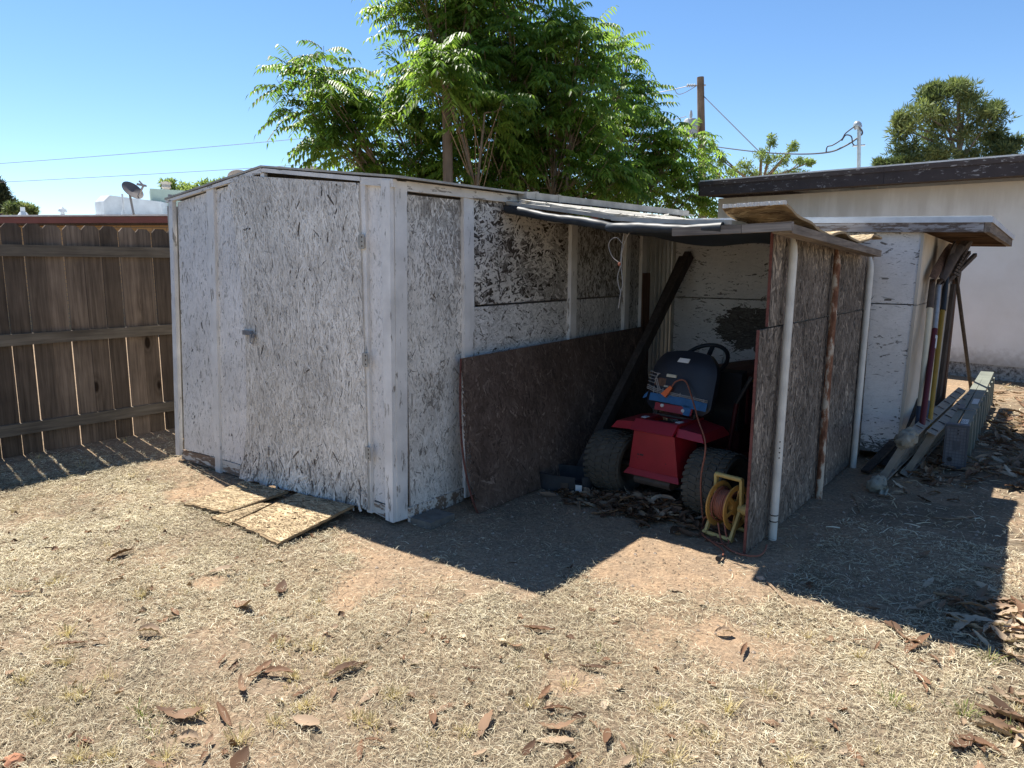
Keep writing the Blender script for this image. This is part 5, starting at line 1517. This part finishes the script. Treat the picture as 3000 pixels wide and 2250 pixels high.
# lobes: photograph column/row of the centre, metres lateral/vertical/depth radii, depth offset, number of twigs
lobes = [(950, 285, .56, .46, .6, -.3, 28), (1040, 430, .45, .22, .5, -.2, 11), (1150, 350, .36, .36, .6, .0, 13), (1290, 90, .8, 1.05, 1.0, .1, 62), (1500, 60, .85, 1.0, 1.0, .2, 62), (1380, -120, 1.2, .7, 1.0, .2, 40),
         (1460, 290, .95, .8, 1.1, .2, 74), (1660, 300, .75, .85, 1.0, .2, 54), (1700, 120, .42, .5, .6, .1, 18), (1835, 200, .20, .40, .35, .0, 9), (1830, 370, .55, .55, .8, .0, 34), (1960, 460, .48, .42, .7, .1, 26),
         (1900, 545, .65, .30, .8, .2, 30), (1640, 510, 1.0, .42, .9, .3, 56), (1400, 480, .7, .5, .9, .2, 30), (1130, 490, .38, .20, .5, .1, 9), (1220, 420, .4, .35, .6, .2, 12), (1250, 545, .4, .18, .5, .3, 8), (1500, 610, 1.6, .4, .9, .6, 40), (2030, 570, .25, .3, .5, .3, 9), (1075, 505, .35, .2, .5, .2, 9), (1000, 360, .4, .25, .5, -.1, 10), (1300, 215, .35, .28, .3, -1.6, 16), (1420, 330, .3, .3, .3, -1.3, 9)]
V, F, T = [], [], []
limbs = MB(); twg = MB()
roots = [camp(-.3, 12.3, 0), camp(.1, 12.2, 0), camp(.55, 12.1, 0), camp(-.75, 12.2, 0), camp(1.3, 12.6, 0)]
for li, (px_, py_, ra, rz_, rdp, dof, n) in enumerate(lobes):
    if px_ > 1750: dof += 1.9
    ra *= (TD + dof) / 9.5; rz_ *= (TD + dof) / 9.5
    c = camp(lat(px_, TD + dof, py_), TD + dof, hgt(py_, TD + dof))
    root = min(roots, key=lambda q: abs((q - Vector((c.x, c.y, 0))).length + rr.uniform(-.3, .3)))
    mid = root.lerp(c, .5) + Vector((0, 0, c.z * .14)) + camp(rr.uniform(-.1, .1), 0, 0)
    lp_ = curve_pts([root, root.lerp(mid, .55) + camp(rr.uniform(-.06, .06), 0, 0), mid, c], 5)
    limbs.tube(lp_, [.055 - .040 * k / (len(lp_) - 1) for k in range(len(lp_))], 7, tone=rr.random())
    for _ in range(int(n * (1.2 if px_ > 1600 else .95))):
        while True:
            q = Vector((rr.uniform(-1, 1), rr.uniform(-1, 1), rr.uniform(-1, 1)))
            if .2 < q.length < 1: break
        e = c + camp(q.x * ra, q.y * rdp, q.z * rz_)
        st_ = lp_[min(len(lp_) - 1, int(len(lp_) * rr.uniform(.6, .98)))]
        outd = (e - (c - Vector((0, 0, rz_ * .7)))).normalized()
        dn = (outd + Vector((0, 0, .55))).normalized()
        twg.tube([st_, st_.lerp(e, .55) + Vector((0, 0, -.04)), e, e + dn * .18], [.009, .007, .005, .003], 5, tone=rr.random())
        nl_ = rr.randint(5, 8)
        base_t = rr.uniform(.2, .85)
        for k in range(nl_):
            az = k * 2.4 + rr.uniform(-.4, .4)
            a1 = dn.orthogonal().normalized(); b1 = dn.cross(a1)
            sd_ = a1 * math.cos(az) + b1 * math.sin(az)
            d_ = (sd_ * .9 + dn * rr.uniform(.15, .8)).normalized()
            p0 = e + dn * (.18 * k / nl_) - dn * .05
            fans(V, F, T, np.array(p0), np.array(d_), rr.uniform(.36, .62), rr.uniform(.2, .6), rr.randint(6, 8), rr, base_t + rr.uniform(-.15, .15))
to_obj('crown', V, F, T, M['leaf'], ail)
limbs.build('trunk', M['bark'], ail, smooth=60)
twg.build('branch', M['twig'], ail)

def quad_leaves(V, F, T, c, n, rad, ll, lw, rr, tone, up_bias=0.0, aim=None):
    for _ in range(n):
        q = np.array([rr.gauss(0, 1), rr.gauss(0, 1), rr.gauss(0, 1)]); q /= np.linalg.norm(q) + 1e-9
        p = np.array(c) + q * np.array(rad) * rr.random() ** .4
        d = q * (.7 if aim is None else .5) + np.array([rr.gauss(0, .5), rr.gauss(0, .5), rr.gauss(up_bias, .5)])
        d /= np.linalg.norm(d) + 1e-9
        w_ = np.cross(d, np.array([rr.gauss(0, 1), rr.gauss(0, 1), rr.gauss(0, 1)])); w_ /= np.linalg.norm(w_) + 1e-9
        o = len(V); l = ll * rr.uniform(.6, 1.3)
        V.extend([p - w_ * lw * .3, p + d * l * .5 - w_ * lw * .6, p + d * l, p + d * l * .5 + w_ * lw * .6])
        F.append((o, o + 1, o + 2, o + 3)); T.append(min(1, max(0, tone + rr.gauss(0, .18))))
def blob_tree(name, label, D, spec, mat, n, ll, lw, trunk_px, sub, upb=.2, group=None, cat='tree', bare=.6, stem='bark', spread=1.0):
    t = thing(name, label, cat, tuple(camp(lat(trunk_px, D), D, 0)), group=group)
    V, F, T = [], [], []; rr = random.Random(hash(label) % 1000 if False else len(label) * 7 + int(D)); st_ = MB()
    base = camp(lat(trunk_px, D), D, 0)
    top = max(hgt(y, D) for x, y, a, b in spec)
    st_.tube([base, base + up * top * .5, camp(lat(trunk_px + 4, D), D, top * .93)], [.012 * D * .55, .01 * D * .45, .03], 8)
    for (x, y, a, b) in spec:
        c = camp(lat(x, D, y), D + rr.uniform(-1, 1) * a * D / 2177 * .7, hgt(y, D))
        ra, rb = a * D / 2230, b * D / 2230
        h0 = min(c.z - rb * .3, top * .85) * rr.uniform(.75, .95)
        st_.tube([base + up * h0, (base + up * h0).lerp(c, .6) - up * .05 * ra, c], [.004 * D * .5, .003 * D * .4, .0012 * D * .4], 5)
        tn = rr.uniform(.25, .75)
        for _ in range(sub):
            q = Vector((rr.gauss(0, 1), rr.gauss(0, 1), rr.gauss(0, 1))).normalized() * rr.random() ** .45
            cc = c + camp(q.x * ra, q.y * ra, q.z * rb)
            quad_leaves(V, F, T, cc, n, (ra * .30 * spread, ra * .30 * spread, rb * .24 * spread), ll, lw, rr, tn + rr.uniform(-.15, .15) + .15 * q.z, upb)
    to_obj('crown', V, F, T, mat, t); st_.build('trunk', M[stem], t, smooth=60)
    return t
rp = random.Random(4)
pine = []
for (x, y, a, b) in [(2790, 275, 55, 32), (2720, 290, 45, 30), (2860, 300, 50, 34), (2690, 340, 55, 36), (2780, 340, 60, 40), (2880, 350, 55, 36), (2650, 380, 42, 34), (2740, 400, 60, 40), (2840, 410, 60, 38), (2915, 400, 40, 28), (2655, 440, 45, 32), (2730, 455, 55, 30), (2830, 465, 60, 28), (2920, 445, 45, 24), (2965, 425, 30, 18), (2945, 475, 42, 20), (2665, 490, 45, 22), (2590, 482, 24, 8), (2750, 500, 70, 20), (2880, 500, 60, 20), (2640, 480, 30, 16), (2800, 255, 30, 16), (2745, 262, 28, 14), (2640, 355, 22, 18), (2905, 325, 26, 18)]:
    pine.append((x, y, a, b))
blob_tree('pine_tree', 'large rounded pine tree rising beyond the stucco house roof', 36, pine, M['needle'], 46, .34, .045, 2795, 20, .35)
mes = [(2150, 505, 28, 14), (2185, 480, 22, 18), (2230, 455, 26, 22), (2262, 415, 14, 22), (2255, 470, 26, 22), (2300, 465, 20, 20), (2325, 430, 16, 18), (2350, 470, 22, 12), (2375, 475, 14, 8), (2200, 505, 34, 14), (2280, 505, 40, 14), (2330, 505, 34, 10), (2110, 470, 16, 26), (2085, 430, 12, 18), (2100, 510, 22, 24), (2070, 480, 18, 30), (2060, 540, 26, 30)]
blob_tree('feathery_tree', 'sparse feathery tree behind the left end of the house roof', 19, mes, M['fine_leaf'], 9, .075, .020, 2220, 46, -.1, stem='twig', spread=.55)
blob_tree('conifer_tree', 'dark narrow conifer at the far left edge above the neighbour roof', 42, [(10, 585, 14, 30), (28, 605, 12, 22), (5, 560, 8, 22), (45, 618, 10, 14), (-15, 600, 22, 30), (-10, 550, 12, 30)], M['darkleaf'], 40, .4, .07, 8, 14, .8)
blob_tree('shrubby_tree', 'small grey green tree next to the dark conifer at left', 40, [(40, 612, 22, 18), (75, 612, 16, 14), (92, 620, 10, 10), (60, 622, 22, 10)], M['needle'], 40, .3, .06, 60, 12, .4)
blob_tree('distant_tree', 'light green treetop showing behind the roof cooler and shed gable', 30, [(500, 545, 20, 12), (530, 555, 26, 14), (575, 560, 22, 10), (600, 545, 26, 14), (640, 540, 18, 10), (560, 575, 50, 14)], M['fine_leaf'], 30, .22, .05, 560, 14, .2, stem='twig')
ct_ = camp(lat(490, 26), 26, 0)
mb = MB(); mb.tube([ct_, ct_ + up * hgt(552, 26)], .10, 12); mb.lathe([(.10, 0), (.16, .05), (.13, .14), (.18, .22), (0, .25)], ct_ + up * (hgt(552, 26) - .02), (0, 0, 1), 14)
tag(mb.build('chimney_pot', M['sheet_white']), 'pale turbine chimney cap standing behind the green cooler box', 'chimney')

# ------------------------------------------------------------------ ground litter
fwv = np.array([-math.sin(YAW) * math.cos(PITCH), math.cos(YAW) * math.cos(PITCH), -math.sin(PITCH)])
rtv = np.array([math.cos(YAW), math.sin(YAW), 0]); upv_ = np.cross(rtv, fwv)
def at(px, py, z=0.0):
    d = fwv * 2150 + rtv * (px - 1500) - upv_ * (py - 1125)
    return d * (z - 1.5) / d[2] + np.array([0, 0, 1.5])
def smooth(a, b, x): 
    t = np.clip((x - a) / (b - a), 0, 1); return t * t * (3 - 2 * t)
BARE = [(-2.55, 2.14, .19), (-3.2, 1.75, .10), (-1.35, 2.10, .12), (-2.15, 2.75, .35), (-2.75, 2.55, .3), (-4.6, 2.55, .28), (-1.6, 3.3, .4), (-1.0, 2.75, .2)]
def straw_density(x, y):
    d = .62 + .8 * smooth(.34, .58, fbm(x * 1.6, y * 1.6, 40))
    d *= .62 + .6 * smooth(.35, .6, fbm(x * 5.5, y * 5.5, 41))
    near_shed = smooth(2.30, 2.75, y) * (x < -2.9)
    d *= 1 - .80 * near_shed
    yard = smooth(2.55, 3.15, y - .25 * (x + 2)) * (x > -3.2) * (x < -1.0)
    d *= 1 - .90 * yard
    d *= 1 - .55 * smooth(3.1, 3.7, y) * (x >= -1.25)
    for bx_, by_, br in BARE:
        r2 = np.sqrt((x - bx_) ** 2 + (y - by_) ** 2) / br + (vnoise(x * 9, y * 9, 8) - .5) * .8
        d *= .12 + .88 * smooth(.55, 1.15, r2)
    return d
fc = np.stack([GX, GY], -1).reshape(-1, 2)[FQ].mean(1)
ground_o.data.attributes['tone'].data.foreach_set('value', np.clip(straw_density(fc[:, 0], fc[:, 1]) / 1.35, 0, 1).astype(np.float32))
def straws(n, x0, x1, y0, y1, lmin, lmax, wmin, wmax, seed):
    rg = np.random.default_rng(seed)
    x = rg.uniform(x0, x1, n); y = rg.uniform(y0, y1, n)
    keep = rg.random(n) < straw_density(x, y) / 1.5
    x, y = x[keep], y[keep]; m = len(x)
    yaw = rg.uniform(0, 2 * PI, m); pit = np.abs(rg.normal(0, .30, m)); L_ = rg.uniform(lmin, lmax, m) * rg.choice([.6, 1, 1, 1.5], m); W_ = rg.uniform(wmin, wmax, m) * np.clip(.35 + .2 * np.hypot(x, y), .6, 1.3)
    z0 = gz(x, y) + rg.uniform(.001, .018, m)
    dx, dy, dz = np.cos(yaw) * np.cos(pit), np.sin(yaw) * np.cos(pit), np.sin(pit)
    bend = rg.normal(0, .18, m)
    wx, wy = -np.sin(yaw), np.cos(yaw); wz = rg.normal(0, .4, m)
    P0 = np.stack([x, y, z0], 1); Dv = np.stack([dx, dy, dz], 1); Wv = np.stack([wx, wy, wz], 1) * (W_ / 2)[:, None]
    P1 = P0 + Dv * (L_ * .5)[:, None]; side = np.stack([wx, wy, np.zeros(m)], 1)
    P2 = P1 + Dv * (L_ * .5)[:, None] + side * (bend * L_)[:, None]; P2[:, 2] -= dz * L_ * .7
    V = np.stack([P0 - Wv, P0 + Wv, P1 - Wv, P1 + Wv, P2 - Wv * .5, P2 + Wv * .5], 1).reshape(-1, 3)
    b = np.arange(m)[:, None] * 6
    F = np.concatenate([b + np.array([[0, 2, 3, 1]]), b + np.array([[2, 4, 5, 3]])], 1).reshape(-1, 4)
    patch_ = fbm(x * 1.1, y * 1.1, 44)
    tn = np.clip(rg.normal(.50, .30, m) + (patch_ - .5) * .7, 0, 1)
    return V, F, np.repeat(tn, 2)
parts = [straws(620000, -6.4, 1.0, .3, 4.6, .013, .040, .0009, .0022, 1), straws(26000, -1.3, 1.8, 3.0, 11.5, .03, .08, .002, .004, 2), straws(9000, -6.6, -5.2, 2.0, 5.0, .02, .06, .0015, .003, 3)]
off = 0; VV, FF, TT = [], [], []
for v_, f_, t_ in parts:
    VV.append(v_); FF.append(f_ + off); TT.append(t_); off += len(v_)
o = np_mesh('dry_straw', np.concatenate(VV), np.concatenate(FF), np.concatenate(TT), M['straw'])
tag(o, 'bleached dry straw and clippings scattered over the dirt yard', 'straw', kind='stuff')

# standing tufts of yellow grass
rg = np.random.default_rng(5); VV, FF, TT = [], [], []; off = 0
def tuft(x, y, nb, h, green):
    global off
    a = rg.uniform(0, 2 * PI, nb); r = np.abs(rg.normal(0, .028, nb)); l = rg.uniform(.4, 1.2, nb) * h; out = rg.uniform(.2, 1.1, nb)
    p = np.stack([x + np.cos(a) * r, y + np.sin(a) * r, np.full(nb, float(gz(x, y)))], 1)
    d = np.stack([np.cos(a) * out, np.sin(a) * out, np.ones(nb)], 1); d /= np.linalg.norm(d, axis=1)[:, None]
    w_ = np.stack([-np.sin(a), np.cos(a), np.zeros(nb)], 1) * .0014
    mid = p + d * (l * .6)[:, None]; tip = p + d * l[:, None]; tip[:, 2] -= l * .25 * out
    v = np.stack([p - w_, p + w_, mid - w_, mid + w_, tip, tip + w_ * .3], 1).reshape(-1, 3)
    b = np.arange(nb)[:, None] * 6
    f = np.concatenate([b + np.array([[0, 1, 3, 2]]), b + np.array([[2, 3, 5, 4]])], 1).reshape(-1, 4)
    t = np.clip(rg.normal(.5, .2, nb), 0, .9)
    if green: t = np.where(rg.random(nb) < .6, 1.0, t)
    VV.append(v); FF.append(f + off); TT.append(np.repeat(t, 2)); off += len(v)
for zx, zy in [(610, 210), (290, 370), (1205, 420), (1350, 430), (1270, 560), (1480, 510), (275, 500), (460, 560), (300, 640), (350, 650), (1190, 760), (1600, 760), (1540, 740), (2000, 790), (720, 910), (850, 700), (1330, 680), (470, 900), (150, 740), (1030, 830), (1700, 650), (340, 910), (1290, 700), (90, 580), (240, 150)]:
    p = at(zx * .678, 1600 + zy * .678); tuft(p[0], p[1], rg.integers(50, 110), rg.uniform(.03, .05), False)
for zx, zy, gr in [(240, 600, 0), (70, 680, 0), (640, 690, 0), (1500, 480, 0), (560, 900, 0), (870, 830, 0), (700, 920, 0), (1640, 670, 1), (1950, 720, 1), (2060, 490, 1), (2170, 720, 0), (2150, 820, 1), (930, 700, 0), (1720, 700, 0), (1200, 930, 0)]:
    p = at(1500 + zx * .678, 1600 + zy * .678); tuft(p[0], p[1], rg.integers(30, 80), rg.uniform(.035, .06), gr)
for zx, zy in [(620, 738), (655, 790), (600, 715)]:
    p = at(zx * .678, 1600 + zy * .678); tuft(p[0], p[1], 26, .035, True)
for _ in range(150):
    x, y = rg.uniform(-5.8, .8), rg.uniform(.5, 3.0)
    if straw_density(np.array([x]), np.array([y]))[0] > .6: tuft(x, y, rg.integers(10, 34), rg.uniform(.02, .04), rg.random() < .06)
for x, y in ((-4.05, 2.42), (-5.3, 2.4), (-5.9, 2.3), (-1.3, 10.2), (-.9, 10.0), (-6.4, 2.2), (-6.45, 2.9)):
    tuft(x, y, 30, .06, x > -2)
o = np_mesh('grass_tufts', np.concatenate(VV), np.concatenate(FF), np.concatenate(TT), M['tuft'])
tag(o, 'short yellowed grass tufts dotted over the yard', 'grass', kind='stuff')

# dry leaves
def leaf_geo(rr, Ln, Wd):
    n = 9; cu = rr.uniform(-.7, 1.1); fo = rr.uniform(.15, 1.0); tw = rr.uniform(-1.0, 1.0); vs = []
    for i in range(n + 1):
        t = i / n; w_ = Wd * .5 * (math.sin(PI * min(1, t * .93 + .03)) ** .8) * (1 + .08 * math.sin(i * 2.3 + fo * 9)); x = (t - .5) * Ln
        z = cu * Ln * .16 * ((2 * t - 1) ** 2) - .0; ta = tw * (t - .5)
        for s in (-1, -.5, 0, .5, 1):
            yy = s * w_ * math.cos(fo * abs(s) * .8); zz = z + abs(s) * w_ * math.sin(fo) * .8 + .003 * math.sin(i * 3 + s * 5)
            vs.append((x, yy * math.cos(ta) - zz * math.sin(ta), yy * math.sin(ta) + zz * math.cos(ta)))
    mz = min(v[2] for v in vs); vs = [(x, y, z - mz) for x, y, z in vs]
    fs = [(i * 5 + j, (i + 1) * 5 + j, (i + 1) * 5 + j + 1, i * 5 + j + 1) for i in range(n) for j in range(4)]
    return vs, fs
def pile(name, label, n, sampler, seed, lmin=.08, lmax=.16, hmax=.05, tone=(.45, .22)):
    rr = random.Random(seed); V, F, T = [], [], []
    for _ in range(n):
        x, y, dens = sampler(rr)
        vs, fs = leaf_geo(rr, rr.uniform(lmin, lmax), rr.uniform(.026, .05))
        E_ = Matrix.Rotation(rr.uniform(0, 2 * PI), 3, 'Z') @ Matrix.Rotation(rr.gauss(0, .35), 3, 'X') @ Matrix.Rotation(rr.gauss(0, .25), 3, 'Y')
        o = len(V); z = float(gz(x, y)) + rr.uniform(.0, hmax) * dens
        V += [tuple(E_ @ Vector(v) + Vector((x, y, z + .004))) for v in vs]; F += [tuple(i + o for i in f) for f in fs]
        T += [min(1, max(0, rr.gauss(*tone)))] * len(fs)
    o = np_mesh(name, np.array(V), np.array(F), np.array(T), M['dry_leaf'])
    o.data.polygons.foreach_set('use_smooth', [True] * len(F))
    return tag(o, label, 'dead leaves', kind='stuff')
def gsamp(cx, cy, sx, sy):
    def f(r):
        a, b = r.gauss(0, 1), r.gauss(0, 1); return cx + a * sx, cy + b * sy, math.exp(-(a * a + b * b) / 2)
    return f
def usamp(x0, x1, y0, y1):
    return lambda r: (r.uniform(x0, x1), r.uniform(y0, y1), 1.0)
pile('leaf_litter', 'grey brown dead leaves drifted under the back of the mower', 480, gsamp(-1.98, 4.03, .22, .12), 1, hmax=.09, tone=(.32, .2))
pile('leaf_litter', 'thin line of dead leaves between the tub and the left tyre', 70, gsamp(-2.4, 3.98, .17, .05), 2, .05, .11)
pile('leaf_litter', 'deep dead leaves spread beside the step ladder', 1100, usamp(-.52, 1.6, 5.9, 9.0), 3, .09, .18, .07)
pile('leaf_litter', 'dead leaves scattered in the sunny strip by the house', 260, usamp(-1.0, 2.5, 8.8, 11.3), 4, .08, .16, .03)
pile('leaf_litter', 'dead leaves heaped at the shadow corner on the right edge', 150, gsamp(.0, 3.62, .20, .15), 5, .10, .17, .05, (.55, .25))
pile('leaf_litter', 'dead leaves in the bottom right corner of the yard', 46, gsamp(.04, 2.72, .10, .13), 6, .10, .17, .03, (.5, .25))
pile('leaf_litter', 'few dead leaves between the extension ladder and the cap of the step ladder', 90, gsamp(-.72, 6.1, .09, .35), 7, .07, .14, .03)
pile('leaf_litter', 'dead leaves along the sunny right edge beyond the heap', 90, usamp(-.05, .7, 3.6, 5.6), 8, .09, .16, .03, (.6, .2))
def crumb_at(r):
    while True:
        x, y = r.uniform(-5.2, .6), r.uniform(.5, 3.5)
        if r.random() < float(straw_density(np.array([x]), np.array([y]))[0]) - .35: return x, y, 1.0
pile('leaf_crumbs', 'broken brown leaf crumbs strewn through the straw', 420, crumb_at, 12, .010, .038, .010, (.5, .25))
protos = []
rr = random.Random(77)
for k in range(16):
    vs, fs = leaf_geo(rr, rr.uniform(.09, .16), rr.uniform(.026, .056))
    m = MB(); m.add(vs, fs, rr.choice([.05, .15, .22, .3, .42, .6, .8]))
    me_o = m.build('dry_leaf', M['dry_leaf'])
    me_o.data.polygons.foreach_set('use_smooth', [True] * len(fs))
    protos.append(me_o)
spots = [(205, 15), (520, 40), (95, 205), (90, 265), (490, 158), (955, 105), (1215, 190), (1050, 265), (755, 295), (735, 312), (645, 380), (420, 415), (310, 425), (960, 495), (1015, 520), (1125, 545), (1195, 555), (1495, 545), (1045, 615), (1310, 625), (1440, 640), (1600, 645), (720, 715), (800, 735), (970, 735), (1325, 765), (820, 832), (905, 850), (885, 905), (60, 925), (365, 850), (1560, 875), (1620, 850), (2035, 520), (1935, 700), (1870, 745), (2100, 770), (2070, 900), (1030, 940), (680, 955)]
spots = [(x * .678, 1600 + y * .678) for x, y in spots]
s2 = [(115, 370), (700, 190), (915, 380), (10, 440), (1000, 455), (1480, 420), (345, 530), (140, 645), (195, 710), (290, 740), (360, 765), (410, 825), (480, 870), (170, 830), (70, 875), (200, 790), (240, 935), (490, 930), (820, 780), (1120, 755), (1385, 775), (1480, 900), (1640, 530), (1770, 585), (1780, 625), (1640, 355), (1690, 405), (1745, 440), (1820, 500), (2150, 480), (1940, 870), (1770, 45), (1560, 270), (2060, 95)]
spots += [(1500 + x * .678, 1600 + y * .678) for x, y in s2]
spots += [(2660, 1420), (2690, 1430), (2570, 1900), (245, 1412), (1500, 1655)]
for i, (x, y) in enumerate(spots):
    p = at(x, y)
    o = protos[i] if i < len(protos) else protos[i % len(protos)].copy()
    if i >= len(protos): COL.objects.link(o)
    o.location = (p[0], p[1], float(gz(p[0], p[1])) + .015)
    o.rotation_euler = (rr.gauss(0, .28) + (PI if rr.random() < .2 else 0), rr.gauss(0, .12), rr.uniform(0, 2 * PI))
    s = rr.choice([.55, .7, .8, .95, 1.1]) * rr.uniform(.85, 1.1) * (.85 if y < 1750 else 1 if y < 1950 else .82); o.scale = (s, s * rr.uniform(.9, 1.3), s)
    tag(o, 'single curled dry leaf lying apart on the open yard', 'dry leaf', 'dry leaves scattered over the yard')
# sticks
def stick(pts, r, label):
    P = [Vector((*at(x, y)[:2], .010 + float(gz(*at(x, y)[:2])))) for x, y in pts]
    m = MB(); m.tube(curve_pts(P, 5), [r] * (5 * (len(P) - 1) + 1), 6); tag(m.build('stick', M['twig']), label, 'stick', 'thin sticks lying in the yard')
stick([(2248, 1705), (2275, 1732), (2312, 1775)], .006, 'short thick stick at the shadow edge below the partition corner')
stick([(1205, 1780), (1190, 1830), (1130, 1885)], .003, 'long thin bent twig on the grass left of centre')
stick([(2495, 1445), (2510, 1470), (2518, 1500)], .004, 'thin dark twig in the shade by the rusty pipe')
stick([(2735, 1515), (2790, 1520), (2860, 1512)], .005, 'long twig lying in the shade before the step ladder')
stick([(2430, 1870), (2480, 1900), (2530, 1935)], .003, 'fine pale twig on the sunny ground right of centre')
# pebbles
VV = MB(); rr = random.Random(31)
for _ in range(900):
    x, y = rr.uniform(-3.2, .3), rr.uniform(2.2, 6.0)
    if x < -2.9 and y > 2.8 or (-1.30 < x < -1.2 and y > 3.6): continue
    s = rr.choice([.004, .005, .006, .008, .012]); z = float(gz(x, y))
    a = rr.uniform(0, PI); c, sn = math.cos(a), math.sin(a)
    pts = [(1, 0, 0), (.3, .8, .1), (-.8, .5, 0), (-.7, -.6, .1), (.4, -.9, 0), (.1, .1, .75), (-.2, -.1, .6)]
    vs = [(x + (px * c - py * sn) * s, y + (px * sn + py * c) * s, z + (pz_ + .1) * s) for px, py, pz_ in pts]
    VV.add(vs, [(0, 1, 5), (1, 2, 6, 5), (2, 3, 6), (3, 4, 6), (4, 0, 5, 6)], rr.random())
tag(VV.build('pebbles', M['stone']), 'small pale pebbles in the dirt', 'pebbles', kind='stuff')
VV = MB(); rr = random.Random(33); k = 0
while k < 1900:
    x, y = rr.uniform(-4.8, .2), rr.uniform(1.2, 4.2)
    if rr.random() < float(straw_density(np.array([x]), np.array([y]))[0]) * 1.1 or (x < -2.95 and y > 2.8): continue
    k += 1; s_ = rr.choice([.003, .004, .005, .006, .009, .012]); z = float(gz(x, y)); a = rr.uniform(0, PI); c, sn = math.cos(a), math.sin(a)
    pts = [(1, 0, 0), (.3, .8, .1), (-.8, .5, 0), (-.7, -.6, .1), (.4, -.9, 0), (.1, .1, .75), (-.2, -.1, .6)]
    VV.add([(x + (px * c - py * sn) * s_, y + (px * sn + py * c) * s_, z + (pz_ - .1) * s_) for px, py, pz_ in pts], [(0, 1, 5), (1, 2, 6, 5), (2, 3, 6), (3, 4, 6), (4, 0, 5, 6)], .2)
tag(VV.build('dirt_clods', M['dirt']), 'small crumbled dirt clods on the bare ground', 'dirt', kind='stuff')
def lump(x, y, s, mat, name, label, cat):
    p = at(x, y); m = MB(); r = random.Random(int(x))
    m.lathe([(0, .0), (s, .1 * s), (s * 1.05, .5 * s), (s * .6, .9 * s), (0, 1.0 * s)], (p[0], p[1], float(gz(p[0], p[1])) - .004), (.15, .1, 1), 9)
    m.v = [(a + r.uniform(-.15, .15) * s, b + r.uniform(-.15, .15) * s, c + r.uniform(-.08, .08) * s) for a, b, c in m.v]
    tag(m.build(name, M[mat]), label, cat)
lump(248, 2175, .022, 'brickbit', 'brick_fragment', 'reddish brick fragment in the grass at lower left', 'brick fragment')
lump(40, 2228, .030, 'brickbit', 'brick_fragment', 'reddish stone at the bottom left corner', 'brick fragment')
lump(2390, 1563, .014, 'stone', 'pale_stone', 'pale stone on the dirt by the foot of the white pipe', 'stone')
lump(2228, 1692, .020, 'stone', 'pale_stone', 'brown stone at the tip of the partition shadow', 'stone')
lump(1480, 1705, .014, 'stone', 'pale_stone', 'pale stone by the tip of the shed shadow', 'stone')
